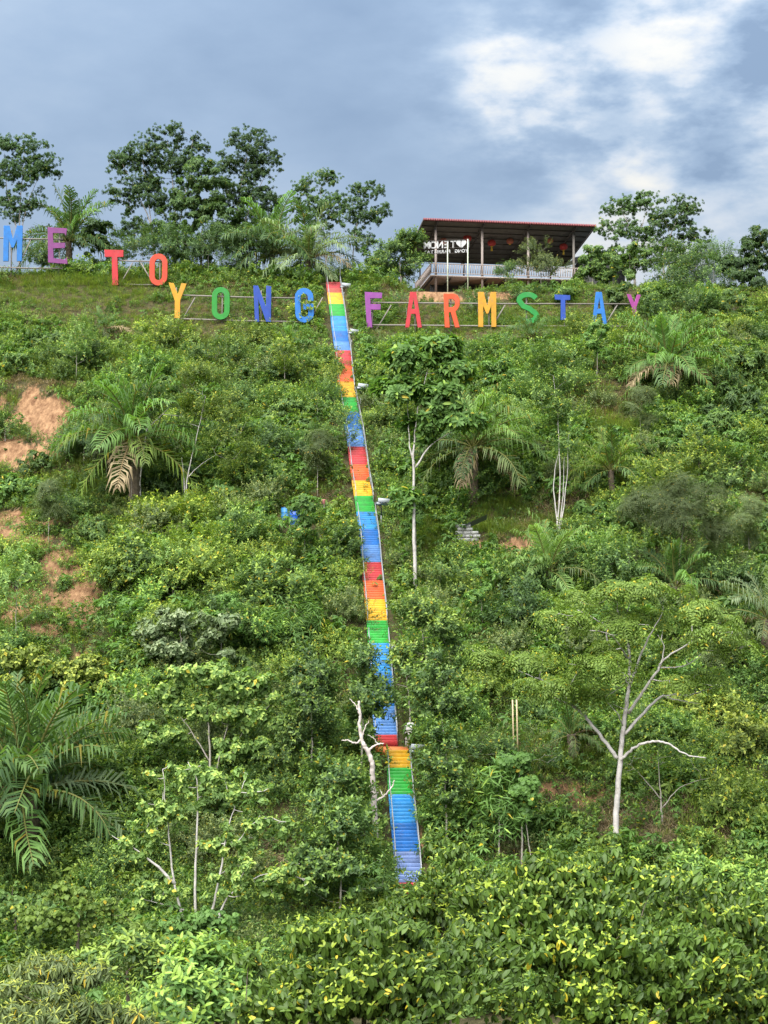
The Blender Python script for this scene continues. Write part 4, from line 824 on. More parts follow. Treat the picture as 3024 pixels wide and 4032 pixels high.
for i, (x_, y_, w_, h_) in enumerate(((2800, 1010, 45, 70), (2880, 1030, 32, 60), (2740, 1050, 50, 50), (2150, 1110, 60, 30))[:3]):
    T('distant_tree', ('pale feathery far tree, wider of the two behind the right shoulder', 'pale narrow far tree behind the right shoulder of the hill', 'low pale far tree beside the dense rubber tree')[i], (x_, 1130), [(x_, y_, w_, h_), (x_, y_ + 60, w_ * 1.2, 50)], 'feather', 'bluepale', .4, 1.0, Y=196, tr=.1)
T('leafy_tree', 'dark leafy tree at the right shoulder of the hilltop', (2985, 1200), [(2985, 960, 80, 70), (2920, 1060, 110, 90), (3030, 1070, 80, 120), (2960, 1160, 110, 80)], 'whorl', 'deep', .9, .8, Y=165, tr=.2)
for x_, y_, w_, h_, pl, lb in ((2480, 1050, 130, 110, 'mid', 'low leafy thicket under the lone rubber tree'), (2640, 1050, 140, 110, 'dark', 'low dark thicket under the dense rubber tree'), (2810, 1080, 150, 110, 'dark', 'low thicket between the dense rubber tree and the hill shoulder'), (820, 1010, 140, 120, 'deep', 'low dark thicket behind the golden yellow Y'), (1000, 1000, 130, 120, 'deep', 'low dark thicket behind the deep blue N'),
                           (560, 1010, 120, 110, 'dark', 'low dark thicket between the red T and the orange O'), (200, 1040, 110, 80, 'dark', 'low thicket under the purple E'), (1330, 1075, 60, 50, 'deep', 'low dark thicket just left of the stair top'), (690, 1010, 110, 110, 'deep', 'low dark thicket behind the orange O'), (1880, 1200, 110, 30, 'dark', 'low dark creeper bush behind the golden yellow M'), (2050, 1150, 70, 40, 'dark', 'round dark bush behind the green S'), (2230, 1160, 80, 45, 'mid', 'leafy bush behind the deep blue T'), (1600, 1210, 90, 40, 'dark', 'dark bush behind the red A'), (2420, 1190, 80, 70, 'mid', 'leafy bush behind the magenta Y'), (2580, 1190, 110, 70, 'mid', 'leafy bush on the crest right of the magenta Y'), (2730, 1210, 110, 70, 'dark', 'dark leafy bush on the crest above the dead palm fronds'), (2890, 1210, 120, 80, 'mid', 'leafy bush on the crest at the right shoulder')):
    T('thicket', lb, (x_, y_ + 40), [(x_, y_, w_, h_)], 'whorl' if pl == 'mid' else 'oval', pl, .75, .85, Y=166.5 if y_ < 1145 else None, tr=.05, cat='bush')

# ------------------------------------------------------------------ trees and palms on the slope
palm('dark oil palm under the green S', (2095, 1400), (2095, 1330), 130, 'dark', 22, .8, .26)
palm('large spreading oil palm with dead hanging fronds right of the magenta Y', (2640, 1545), (2630, 1440), 265, 'mid', 40, 1.05, .4, dry=5, old='dry')
palm('small young palm under the sky blue G', (1145, 1375), (1145, 1345), 100, 'mid', 14, .8, .12, dry=0)
palm('small dark palm with one dead frond below the red T', (410, 1340), (415, 1290), 110, 'dark', 16, 1.0, .16, dry=2)
palm('oil palm with arching pale fronds behind the white-stemmed rosette tree', (1860, 1985), (1865, 1760), 300, 'bright', 40, 1.05, .42, dry=3, old='olive')
palm('yellow-green fern-leaved palm beside the slim white stems', (2410, 2000), (2405, 1850), 200, 'lime', 30, 1.0, .25, dry=1, old='lime')
palm('young bright oil palm below the slim white stems', (2160, 2360), (2160, 2250), 235, 'bright', 24, .75, .3, dry=0, upright=.3)
palm('dark shaded oil palm under the feathery grey-green tree', (2650, 2420), (2660, 2310), 230, 'dark', 26, .95, .35, dry=2)
palm('oil palm with pale drooping fronds at the right margin of the hill', (3020, 2600), (3030, 2440), 260, 'silver', 28, 1.0, .4, dry=2)
palm('small oil palm behind the big white-trunked tree', (2260, 2990), (2250, 2890), 170, 'dark', 20, 1.0, .3, dry=1)
palm('large oil palm with tall upright fronds behind the slender pale-stemmed trees', (530, 2000), (530, 1730), 330, 'mid', 40, .95, .42, dry=2, old='lime')
palm('small fan of palm fronds in the bushes left of the middle stairs', (1260, 1790), (1255, 1730), 110, 'mid', 14, .9, .14, dry=0)
palm('great oil palm with long drooping fronds at the foot of the left slope', (130, 3330), (100, 3120), 560, 'dark', 46, 1.0, .5, dry=3, old='silver', upright=.1)
T('rosette_tree', 'white-stemmed tree with large leaf rosettes beside the upper stairs', (1636, 2360), [(1590, 1430, 120, 70), (1720, 1400, 110, 60), (1800, 1470, 90, 60), (1560, 1560, 110, 80), (1700, 1580, 120, 80), (1780, 1680, 120, 60), (1620, 1690, 110, 60), (1620, 1985, 85, 45)], 'big', 'fresh', .50, .62, bark='white_bark', tr=.17, cm=.8, kd=2.5, thin=.7, depth=.9,
  trunks=[[(1636, 2365), (1630, 2080), (1628, 1820), (1640, 1640), (1690, 1440)], [(1632, 1830), (1612, 1740), (1605, 1560)], [(1636, 1840), (1700, 1750), (1800, 1690)]])
T('slender_tree', 'cluster of slim white stems with an airy crown below the green S', (2195, 2110), [(2110, 1440, 90, 80), (2210, 1500, 80, 90), (2140, 1600, 100, 80), (2230, 1690, 60, 110)], 'oval', 'mid', 1.0, .9, bark='white_bark', tr=.08, same=True, thin=.6, trunks=[[(2190, 2110), (2205, 1900), (2195, 1640), (2180, 1480)], [(2195, 2110), (2225, 1960), (2240, 1700)], [(2200, 2110), (2180, 1900), (2205, 1760)], [(2192, 2110), (2215, 1980), (2222, 1800)]])
T('feathery_tree', 'wide feathery grey-green tree above the dark shaded palm', (2660, 2420), [(2560, 2000, 140, 90), (2720, 1950, 150, 90), (2680, 2060, 170, 90), (2850, 2080, 110, 80)], 'feather', 'olive', .42, .95, tr=.14)
T('slender_tree', 'slender pale-stemmed tree with an airy crown before the upright-frond palm', (548, 2005), [(580, 1560, 110, 70), (660, 1610, 90, 60), (500, 1640, 70, 50)], 'oval', 'mid', .8, .85, bark='white_bark', tr=.11, trunks=[[(548, 2010), (555, 1850), (585, 1650), (600, 1540)], [(575, 1690), (630, 1640), (690, 1580)]])
T('slender_tree', 'thin forked white-stemmed tree with a wide airy crown right of the upright-frond palm', (722, 2065), [(800, 1520, 110, 80), (880, 1620, 100, 90), (760, 1660, 90, 80), (900, 1740, 70, 70)], 'oval', 'lime', .9, .8, bark='white_bark', tr=.09, trunks=[[(722, 2070), (735, 1900), (770, 1740), (810, 1560)], [(738, 1880), (790, 1830), (850, 1790)], [(728, 1960), (722, 1860), (715, 1800)]])
T('sapling', 'thin sapling with a flat leaf tuft left of the slender pale-stemmed tree', (515, 2025), [(520, 1835, 75, 40)], 'oval', 'fresh', 1.0, .8, tr=.04)
# mid-left bushes
for x_, y_, w_, h_, sp, pl, sz, lb in (
    (640, 2040, 170, 90, 'jack', 'lime', .8, 'yellow-green leafy bush at the foot of the slender pale stems'), (540, 2240, 150, 160, 'jack', 'mid', .9, 'large dark-centred leafy bush above the silver-green tree'), (780, 2260, 190, 170, 'oval', 'lime', 1.0, 'large yellow-green bush in the middle of the left slope'),
    (1080, 2330, 190, 150, 'jack', 'mid', .9, 'broad bush sloping towards the stairs left of the yellow flowers'), (950, 2120, 130, 110, 'oval', 'mid', .9, 'leafy bush hiding the lighter blue barrel'), (1150, 2480, 130, 110, 'bamboo', 'fresh', 1.1, 'bush of narrow bamboo-like leaves above the umbrella tree'),
    (920, 2480, 130, 90, 'bamboo', 'mid', 1.0, 'dark narrow-leaved bush between silver-green tree and bamboo-like bush'), (1110, 1620, 140, 90, 'whorl', 'mid', .9, 'dense green bush below the young palm left of the upper stairs'), (1250, 1610, 120, 90, 'small', 'mid', 1.1, 'fine-leaved bush leaning over the stairs beside the upper yellow band'), (1080, 1760, 140, 80, 'oval', 'dark', 1.0, 'dark bush below the dense green bush left of the upper stairs'),
    (1030, 1900, 120, 90, 'jack', 'fresh', .8, 'fresh green bush above the blue barrels'), (860, 1960, 110, 80, 'whorl', 'fresh', .9, 'bright big-leaved bush right of the forked white stem'), (1330, 1720, 60, 90, 'small', 'mid', 1.0, 'fine-leaved shrub overhanging the upper blue band'), (430, 2270, 80, 110, 'oval', 'lime', .9, 'creeping bush over the lower clay bank'),
    (60, 2270, 80, 60, 'oval', 'mid', .9, 'creeping green bush between the clay banks at the left'), (70, 1930, 120, 70, 'whorl', 'fresh', 1.0, 'leafy bush between the two upper clay banks'), (20, 1690, 60, 60, 'oval', 'mid', .9, 'leafy bush hanging over the orange clay bank'), (330, 1760, 130, 90, 'oval', 'deep', 1.0, 'dark bush in the shade of the upright-frond palm'),
    (690, 1900, 120, 70, 'whorl', 'deep', 1.0, 'dark bush behind the slender pale stems'), (180, 1350, 150, 70, 'whorl', 'mid', .85, 'spreading bush under the purple E on the upper slope'), (330, 1390, 110, 60, 'oval', 'mid', .9, 'bush below the small dark palm'), (60, 1430, 90, 60, 'whorl', 'mid', .9, 'leafy bush at the left end of the upper slope'),
    (1000, 1330, 120, 60, 'oval', 'lime', .9, 'light bush below the green O and deep blue N'), (1200, 1230, 60, 55, 'jack', 'lime', .75, 'light green bush growing up before the sky blue G'), (1100, 1440, 110, 60, 'small', 'olive', 1.1, 'olive bush below the young palm'), (1270, 1430, 70, 60, 'jack', 'mid', .8, 'round glossy bush left of the upper red band'), (700, 1330, 130, 60, 'oval', 'lime', .9, 'light bush below the golden yellow Y'),
    (850, 1400, 130, 55, 'oval', 'mid', .9, 'green bush below the light bushes left of the stairs'),
    (1330, 2080, 70, 45, 'small', 'lime', 1.0, 'bush with yellow flowers left of the middle green band'), (1340, 2170, 65, 90, 'jack', 'dark', .8, 'small dark tree left of the middle blue band'),
    # right of the stairs
    (1500, 1480, 60, 60, 'small', 'lime', 1.0, 'fine bright bush right of the upper yellow band'), (1500, 1640, 70, 80, 'small', 'mid', 1.0, 'fine-leaved bush right of the upper blue band'), (1950, 1380, 100, 70, 'oval', 'fresh', .9, 'bright bush below the golden yellow M'), (1960, 1480, 110, 90, 'whorl', 'fresh', .9, 'bright leafy bush beside the rosette tree'),
    (2060, 1560, 110, 100, 'oval', 'fresh', .9, 'green bush above the arching palm'), (2230, 1420, 110, 80, 'whorl', 'mid', .9, 'leafy bush right of the dark palm under the S'), (2290, 1290, 80, 50, 'oval', 'lime', .9, 'light bush below the deep blue T'), (1800, 1920, 150, 70, 'small', 'dark', 1.2, 'dark fine bush under the arching palm'),
    (1780, 2000, 120, 60, 'small', 'fresh', 1.2, 'bright fine bush right of the rosette tree stem'), (2330, 2000, 80, 70, 'whorl', 'fresh', 1.0, 'bright big-leaved bush under the yellow-green palm'), (2800, 1300, 120, 70, 'whorl', 'lime', .9, 'light leafy bush above the right-hand thicket'), (2900, 1440, 150, 110, 'whorl', 'mid', 1.0, 'large leafy tree-bush at the right margin of the upper slope'),
    (2920, 1600, 170, 110, 'cassava', 'dark', 1.0, 'broad layered dark green tree at the right margin'), (2840, 1680, 120, 70, 'cassava', 'mid', 1.0, 'layered green bush below the broad dark tree'), (2720, 1740, 140, 90, 'whorl', 'fresh', .9, 'bright leafy bush below the dead palm fronds'), (2600, 1650, 90, 50, 'jack', 'fresh', 1.0, 'small upright big-leaved bush on the bright grass'),
    (2880, 1860, 150, 90, 'oval', 'mid', .9, 'green bush above the feathery tree'), (2330, 2180, 130, 70, 'oval', 'fresh', .9, 'green bush right of the young bright palm'), (2450, 2280, 120, 120, 'oval', 'dark', 1.0, 'dark bush left of the shaded palm'), (2030, 2420, 110, 120, 'oval', 'deep', 1.0, 'dark bush below the young bright palm'),
    (1800, 2330, 120, 120, 'oval', 'mid', .9, 'tangled bush below the block stand'), (1950, 2290, 120, 80, 'small', 'mid', 1.1, 'fine-leaved bush below the bare clay right of the stairs'), (2860, 2300, 150, 110, 'oval', 'dark', .9, 'dark bush beside the palm at the right margin'), (2950, 2700, 120, 110, 'oval', 'fresh', .9, 'green bush below the palm at the right margin'),
    (2780, 2800, 190, 100, 'jack', 'yellow', .9, 'yellow-leaved bush behind the big white-trunked tree'), (2930, 2930, 130, 80, 'jack', 'yellow', .9, 'yellow-leaved bush on the grassy bench'), (2560, 2860, 120, 80, 'small', 'mid', 1.1, 'fine green bush right of the big white trunk'), (2400, 2760, 130, 70, 'oval', 'mid', .9, 'green bush behind the limbs of the white-trunked tree'),
    (2150, 2800, 130, 70, 'oval', 'dark', .9, 'dark bush behind the bamboo poles'), (2880, 2560, 140, 80, 'oval', 'mid', .9, 'leafy bush above the yellow-leaved bush')):
    T('bush', lb, (x_, y_ + h_ * .8), [(x_, y_, w_ * .8, h_), (x_ - w_ * .45, y_ + h_ * .35, w_ * .5, h_ * .6), (x_ + w_ * .45, y_ + h_ * .3, w_ * .55, h_ * .65)], sp, pl, .85, sz, tr=.06, cat='bush')
# named trees of the lower slope
T('silver_tree', 'silver-green round-topped tree above the light umbrella tree', (720, 2720), [(700, 2450, 140, 80), (830, 2490, 100, 75), (590, 2510, 90, 80), (720, 2570, 170, 70)], 'umbrella', 'silver', 1.2, .8, tr=.13)
T('umbrella_tree', 'wide light green tree with flat tiers of drooping leaves left of the stairs', (830, 3090), [(800, 2660, 190, 60), (960, 2730, 150, 70), (640, 2750, 130, 60), (820, 2800, 200, 60), (1020, 2840, 110, 60), (640, 2900, 120, 50), (940, 2950, 150, 50)], 'umbrella', 'bright', 1.5, .80, cm=.55, kd=7.0, thin=1.8, tr=.10, trunks=[[(830, 3090), (825, 2900), (800, 2650)], [(832, 3050), (900, 2850), (960, 2720)], [(828, 3000), (740, 2860), (650, 2740)]])
T('yellow_tree', 'yellow-green flat-topped tree behind the great palm', (240, 2850), [(120, 2620, 170, 55), (330, 2640, 150, 60), (230, 2700, 230, 60), (440, 2700, 90, 60)], 'umbrella', 'yellow', 1.2, .75, tr=.12)
T('white_branched_tree', 'sparse tree with white forked branches and light drooping leaf tufts', (800, 3700), [(740, 3080, 190, 80), (920, 3120, 150, 90), (1020, 3280, 150, 80), (620, 3230, 120, 100), (640, 3520, 200, 60), (950, 3470, 220, 90), (1120, 3480, 130, 70), (520, 3350, 120, 70), (880, 3330, 130, 60)], 'umbrella', 'bright', .62, .66, bark='white_bark', tr=.10, same=True, cm=.30, kd=10.0, thin=2.8, odd=.03,
  trunks=[[(760, 3740), (690, 3500), (660, 3250), (640, 3030)], [(770, 3740), (770, 3400), (780, 3100), (740, 3000)], [(790, 3740), (860, 3480), (900, 3250), (960, 3080)], [(870, 3760), (865, 3600), (960, 3480), (1180, 3400)], [(868, 3690), (760, 3600), (560, 3540)], [(690, 3480), (560, 3360), (440, 3290)]])
for bx, by, cr, pl, lb in (((1230, 3090), 0, [(1215, 2680, 80, 90), (1240, 2800, 90, 90), (1220, 2930, 90, 80)], 'dark', 'narrow dark glossy tree left of the lower blue band'), ((1420, 3060), 0, [(1440, 2620, 55, 60), (1430, 2720, 80, 80), (1480, 2780, 60, 70), (1410, 2850, 80, 70)], 'dark', 'glossy tree overhanging the left edge of the stairs above the landing'),
                           ((1330, 3430), 0, [(1320, 3060, 110, 80), (1300, 3180, 130, 90), (1400, 3200, 80, 100)], 'dark', 'glossy dark tree left of the dead tree'), ((1340, 3640), 0, [(1380, 3280, 90, 90), (1300, 3380, 150, 90), (1450, 3440, 100, 90), (1250, 3470, 110, 80)], 'dark', 'glossy leafy tree at the foot of the dead tree'),
                           ((1690, 2760), 0, [(1650, 2440, 90, 70), (1700, 2520, 100, 90), (1640, 2590, 80, 60)], 'mid', 'bright glossy tree right of the lower green band'), ((1765, 3100), 0, [(1750, 2690, 80, 100), (1740, 2810, 100, 90), (1690, 2760, 60, 60)], 'dark', 'slim dark glossy tree right of the stair landing'), ((1762, 3345), 0, [(1740, 2950, 90, 100), (1720, 3080, 100, 90), (1790, 3150, 60, 70)], 'dark', 'slim glossy tree with a bare lower stem right of the lowest stairs'), ((1620, 2900), 0, [(1600, 2700, 45, 90)], 'mid', 'narrow glossy sapling behind the white tank')):
    T('jack_tree', lb, bx, cr, 'jack', pl, 1.15, .85, tr=.10, bark='bark', leafm='gloss', odd=.02, cm=.5, kd=5)
T('vine_clump', 'column of dark heart-shaped vine leaves climbing a post right of the lower stairs', (2055, 3420), [(2035, 3025, 88, 75), (2062, 3135, 72, 75), (2052, 3220, 50, 60)], 'heart', 'fresh', 3.2, .8, tr=.09, trunks=[[(2052, 3430), (2055, 3250), (2040, 3000)], [(2100, 3400), (2075, 3270), (2062, 3200)]], cat='vine')
T('dracaena', 'plant with hanging strap leaves beside the heart-leaved vine column', (1965, 3400), [(1960, 3110, 45, 90), (1975, 3230, 50, 90)], 'bamboo', 'fresh', 1.2, 1.3, tr=.07, cat='plant')
T('umbrella_tree', 'small dark flat-topped tree behind the vine column', (1950, 3130), [(1900, 2980, 110, 35), (2040, 2960, 100, 35), (2180, 2990, 80, 30)], 'oval', 'dark', 1.1, .9, tr=.08, bark='white_bark')
T('bare_shrub', 'half-bare branching shrub right of the big white trunk', (2610, 3240), [(2580, 2990, 130, 80), (2720, 3010, 110, 60), (2480, 3000, 60, 50)], 'small', 'mid', .45, .9, tr=.08, bark='bark', trunks=[[(2610, 3245), (2600, 3120), (2590, 2960)], [(2608, 3180), (2680, 3100), (2800, 3060)], [(2605, 3150), (2530, 3060), (2480, 3010)]])

# big white-trunked tree: limbs traced, each a part
bt = ground(2415, 3400); BY = bt[1]
wt = thing('white_trunk_tree', 'big white-trunked tree with wide bare limbs and a flat feathery crown', 'tree', bt); rsW = np.random.RandomState(77)
def limb(name, pts, r0, r1, parent=wt, org=bt, YY=BY, m_='white_bark', n=9):
    P = np.array([W(q[0], q[1], YY + (q[2] if len(q) > 2 else 0)) - org for q in pts]); P = curve(P, 7); P[1:-1] += rsW.randn(len(P) - 2, 3) * .02
    Geo().tube(P, np.linspace(r0, r1, len(P)), n).obj(name, M[m_], parent, True); return P
LB = [limb('trunk', [(2412, 3420), (2425, 3250), (2435, 3080), (2445, 2960), (2455, 2860), (2470, 2750), (2478, 2680), (2478, 2560), (2460, 2480), (2430, 2400)], .195, .05)]
for pts, r0 in (([(2430, 2985), (2390, 2930), (2320, 2840), (2270, 2790), (2210, 2760), (2120, 2720, -1.5)], .13), ([(2440, 3000), (2490, 2950, -.5), (2560, 2920, -1.2), (2620, 2925, -1.6), (2700, 2970, -2), (2780, 2985, -2)], .10), ([(2460, 2890), (2560, 2780, 1), (2620, 2740, 1.5), (2720, 2735, 2), (2840, 2700, 2.2)], .10), ([(2475, 2810), (2540, 2710, -.6), (2590, 2640, -1), (2610, 2600, -1.2), (2700, 2540, -1.6), (2820, 2470, -2)], .10),
                ([(2478, 2700), (2420, 2590, .8), (2390, 2510, 1.2), (2380, 2460, 1.4), (2270, 2400, 1.8)], .08), ([(2480, 2700), (2520, 2590, -1), (2560, 2500, -1.5), (2600, 2430, -2)], .08), ([(2600, 2625, -1.1), (2615, 2550, -1.1), (2590, 2500, -1.4)], .05), ([(2610, 2740, 1.5), (2680, 2760, 1.2), (2760, 2770, 1)], .05), ([(2475, 2600), (2400, 2500, -1.5), (2230, 2470, -2.5)], .06), ([(2595, 2630, -1), (2700, 2620, -.4), (2780, 2560, .2)], .05), ([(2270, 2790), (2180, 2700, 1.2), (2040, 2640, 1.8), (1960, 2560, 2)], .06), ([(2455, 2860), (2430, 2810, -.8), (2405, 2780, -1)], .05)):
    LB.append(limb('limb', pts, r0, r0 * .3))
ends = np.concatenate([P[len(P) // 2:] for P in LB[1:]])
blobs = [(W(c[0], c[1], BY + c[4] - 1.0) - bt, (c[2] * BY / F, c[3] * BY / F * 1.8, c[3] * BY / F * .75)) for c in ((2350, 2350, 170, 60, 1), (2560, 2330, 200, 60, -1), (2780, 2400, 170, 60, -1), (2230, 2440, 130, 55, -2), (2450, 2430, 150, 40, 2), (2040, 2610, 150, 60, 1.5), (2160, 2720, 190, 60, -1), (1930, 2580, 110, 60, 1), (2300, 2620, 110, 50, -2), (2780, 2500, 120, 40, -2.5), (2330, 2750, 130, 60, 1), (2760, 2680, 120, 45, 2), (2860, 2450, 110, 50, 0), (2650, 2560, 110, 50, 1.5), (2480, 2480, 120, 50, -1.5), (2600, 2440, 110, 50, 1), (2380, 2560, 110, 45, 1), (2700, 2700, 110, 40, 0), (2900, 2560, 90, 50, 0), (2420, 2660, 90, 40, -2))]
P_, A_, cc_ = crown_points(blobs, 1500, rsW, .6, 6.0, .5)
c_o = ob('crown', sprig_mesh('crown', 'bigpinn', P_, A_ * np.array([.6, .6, 1]), 1.0 * (.7 + .6 * rsW.rand(len(P_))), 'lime', 'leaf', 771, .02), wt); c_o['kind'] = 'stuff'
g = Geo(); branch_out(g, LB, cc_, rsW, .10, 2.6)
g.obj('twig', M['white_bark'], wt, True)['kind'] = 'stuff'
# dead tree beside the landing
dq = ground(1480, 3330); DYd = dq[1]; dt = thing('dead_tree', 'bare bleached dead tree with broken branches left of the stair landing', 'tree', dq)
limb('trunk', [(1482, 3340), (1476, 3220), (1472, 3130), (1466, 3040), (1460, 2985), (1440, 2945), (1424, 2915), (1416, 2860), (1418, 2810), (1412, 2760)], .20, .07, dt, dq, DYd, 'dead')
for pts, r0 in (([(1424, 2912), (1395, 2926), (1370, 2915), (1345, 2915)], .07), ([(1418, 2810), (1398, 2775), (1376, 2752)], .055), ([(1450, 2965), (1462, 2945), (1490, 2930), (1512, 2928)], .08), ([(1490, 2930), (1470, 2905), (1448, 2893)], .035), ([(1425, 2900), (1440, 2860), (1452, 2838)], .05), ([(1474, 3155), (1505, 3140), (1540, 3105), (1552, 3072)], .075), ([(1508, 3138), (1498, 3115), (1486, 3100)], .04), ([(1474, 3160), (1484, 3130), (1490, 3118)], .03), ([(1468, 3140), (1455, 3105), (1460, 3090)], .05)):
    limb('branch', pts, r0, r0 * .4, dt, dq, DYd, 'dead', 7)

# yellow and red flowers on the stair-side bushes
fl_m = mesh_np('flower', [[0, 0, 0]] + [[.06 * math.cos(a_) * (1 if i % 2 else .55), .06 * math.sin(a_) * (1 if i % 2 else .55), .02] for i, a_ in enumerate(np.linspace(0, 2 * math.pi, 11)[:-1])], [(0, i + 1, (i + 1) % 10 + 1) for i in range(10)], M['flower'])
for fb in [o_ for o_ in bpy.data.objects if o_.get('label') == 'bush with yellow flowers left of the middle green band']:
    cm_ = [c_ for c_ in fb.children if c_.name.startswith('crown')][0].data; rf = np.random.RandomState(9)
    for k in rf.choice(len(cm_.vertices), 34, replace=False): q = cm_.vertices[int(k)].co; ob('flower', fl_m, fb, (q.x, q.y - .06, q.z + .05), (rf.uniform(.5, 1.4), rf.uniform(-.4, .4), rf.uniform(0, 6)), (1.5, 1.5, 1.5))


# ------------------------------------------------------------------ foreground trees below the camera
FGY = [38, 34, 42, 36, 47, 31]
SPM = {}
def sprig_variants(kind, pal, m_):
    if (kind, pal) not in SPM:
        SPM[(kind, pal)] = []
        for k in range(4): SPM[(kind, pal)].append(sprig_mesh('leaf_sprig', kind, np.zeros((1, 3)), np.array([[0, 0, 1.]]), np.ones(1), pal, m_, 600 + 13 * k, .02))
    return SPM[(kind, pal)]
def fg_tree(name, label, Y, crowns, kind, pal, dens, size, bx, loose=160, m_='gloss', odd=.02, cat='tree'):
    seed = nseed(); rs = np.random.RandomState(seed); b = W(bx, 3900, Y); b[2] = gz(b[0], Y) - .1; root = thing(name, label, cat, b); mpp = Y / F; blobs = []
    for c in crowns:
        dy = c[4] if len(c) > 4 else 0; blobs.append((W(c[0], c[1], Y + dy) - b, (c[2] * mpp, min(c[2], c[3] * 1.2) * mpp, c[3] * mpp)))
    area = sum(r[0] * r[2] for _, r in blobs); size = size * 1.0; n = int(dens * area * 250); P, A, cc = crown_points(blobs, n, rs, .60, 9.0, .5, .12); A[:, 2] += .9; A[:, 1] -= .25
    ob('crown', sprig_mesh('crown', kind, P[loose:], A[loose:], size * (.6 + .75 * rs.rand(len(P) - loose)), pal, m_, seed, odd), root)['kind'] = 'stuff'
    R = rot_to(A[:loose], rs.rand(loose) * 6.28); vs_ = sprig_variants(kind, pal, m_)
    for i in range(min(loose, len(P))):
        e_ = Matrix([list(r_) for r_ in R[i]]).to_euler(); s_ = size * rs.uniform(.75, 1.25); ob('leaf_sprig', vs_[i % 4], root, tuple(P[i]), e_, (s_, s_, s_))
    g = Geo(); top = np.mean([c for c, r in blobs], axis=0); tp = curve([np.array([0, 0, -.3]), top * np.array([.4, .4, .55]), top], 6); g.tube(tp, np.linspace(.16, .05, len(tp)), 8)
    branch_out(g, [tp], cc[::3], rs, .12)
    g.obj('trunk', M['dark_bark'], root, True); return root
fg_tree('glossy_tree', 'large glossy dark tree with yellow-green tips filling the middle foreground below the white trunk', 38, [(2180, 3560, 330, 170), (2450, 3560, 330, 190, 1), (2250, 3800, 420, 210, -1), (2500, 3850, 350, 200, -1.5), (2150, 4030, 450, 160, -2), (2050, 3700, 260, 190), (2380, 3690, 300, 180, -.5), (2650, 3900, 250, 200, -1)], 'fg', 'fg', .8, 1.1, 2250, 290)
fg_tree('glossy_tree', 'glossy tree with yellow-green tips at the foot of the rainbow stairs', 44, [(1830, 3520, 170, 160), (1750, 3680, 220, 160), (1900, 3680, 180, 150, -1), (1640, 3580, 130, 80, 1), (1590, 3560, 90, 60, 1.5)], 'fg', 'fg', 1.0, 1.05, 1800, 200)
fg_tree('glossy_tree', 'yellowish glossy tree in the foreground below the white-branched tree', 35, [(1330, 3760, 230, 180), (1150, 3900, 220, 170), (1500, 3850, 300, 200, -.5), (1650, 3960, 350, 160, -1), (1250, 4050, 350, 120, -1), (1750, 3850, 260, 170, .5), (1420, 3960, 300, 150, -1)], 'fg', 'fg', .8, 1.1, 1400, 290)
fg_tree('glossy_tree', 'glossy tree with yellow-green tips reaching the right margin of the foreground', 40, [(2830, 3700, 230, 190), (2980, 3780, 200, 230, -1), (2800, 3930, 280, 180, -1.5), (2680, 3600, 130, 130, 1), (2950, 4020, 260, 150, -1.5)], 'fg', 'fg', .85, 1.1, 2850, 240)
fg_tree('broadleaf_tree', 'light tree with upright leaf rosettes at the foot of the left slope', 46, [(850, 3850, 150, 90), (760, 3960, 200, 110, -.5), (960, 3960, 140, 110)], 'fg2', 'fresh', .75, 1.35, 850, 150)
fg_tree('willowy_tree', 'pale narrow-leaved drooping tree in the left foreground', 42, [(90, 3850, 150, 90), (280, 3900, 180, 100, -.5), (120, 4000, 220, 100, -1), (480, 3990, 160, 90)], 'fg3', 'pale', 1.0, 1.2, 200, 160)
fg_tree('glossy_bush', 'mid-green bush between the willowy tree and the coconut fronds', 58, [(480, 3780, 140, 80), (640, 3860, 150, 80), (380, 3830, 100, 70)], 'fg2', 'mid', .6, 1.3, 520, 100, cat='bush')
fg_tree('vine_mound', 'mound of heart-shaped vine leaves in front of the white-branched tree', 62, [(690, 3700, 90, 70), (760, 3780, 120, 80), (850, 3660, 110, 60)], 'heart', 'fresh', .7, 1.0, 740, 80, cat='vine', m_='leaf')
fg_tree('leafy_bush', 'light green bush at the right end of the grassy litter slope', 66, [(2850, 3480, 150, 60), (2960, 3560, 140, 70), (2700, 3450, 80, 50)], 'fg2', 'fresh', .7, 1.3, 2880, 80, cat='bush')
fg_tree('vine_mound', 'light green creeper mound below the great palm', 78, [(300, 3580, 170, 80), (180, 3650, 130, 70), (450, 3640, 120, 60)], 'heart', 'lime', .5, 1.0, 300, 60, cat='vine', m_='leaf')
fg_tree('vine_mound', 'dark creeper mound left of the light creeper mound', 80, [(60, 3560, 130, 90), (60, 3680, 160, 80)], 'heart', 'mid', .5, 1.0, 60, 60, cat='vine', m_='leaf')
palm('young coconut palm with stiff upright fronds before the vine mound', (850, 3990), (850, 3990), 260, 'silver', 9, .55, .15, Y=50, name='coconut_palm', dry=0, old='lime')

# ------------------------------------------------------------------ free-standing small shrubs, seedlings (things) and ground cover (stuff)
rsS = np.random.RandomState(41); taken = []
def unit_shrub(kind, pal, seed, size):
    rs = np.random.RandomState(seed); P, A, _ = crown_points([((0, 0, .5), (.8, .8, .55)), ((.45, .2, .35), (.5, .5, .4)), ((-.4, -.25, .35), (.5, .5, .38)), ((.1, -.4, .75), (.4, .4, .4))], 300, rs, .3, 34)
    P[:, 2] = np.maximum(P[:, 2], .02); return sprig_mesh('shrub', kind, P, A, size * (.7 + .6 * rs.rand(len(P))), pal, 'leaf', seed, .02)
SH = [('broad-leaved green', 'whorl', 'mid', .55), ('light yellow-green', 'oval', 'lime', .6), ('dark leafy', 'oval', 'dark', .62), ('fine-leaved green', 'small', 'mid', .72), ('fresh green big-leaved', 'jack', 'fresh', .55), ('dull olive', 'small', 'olive', .72)]
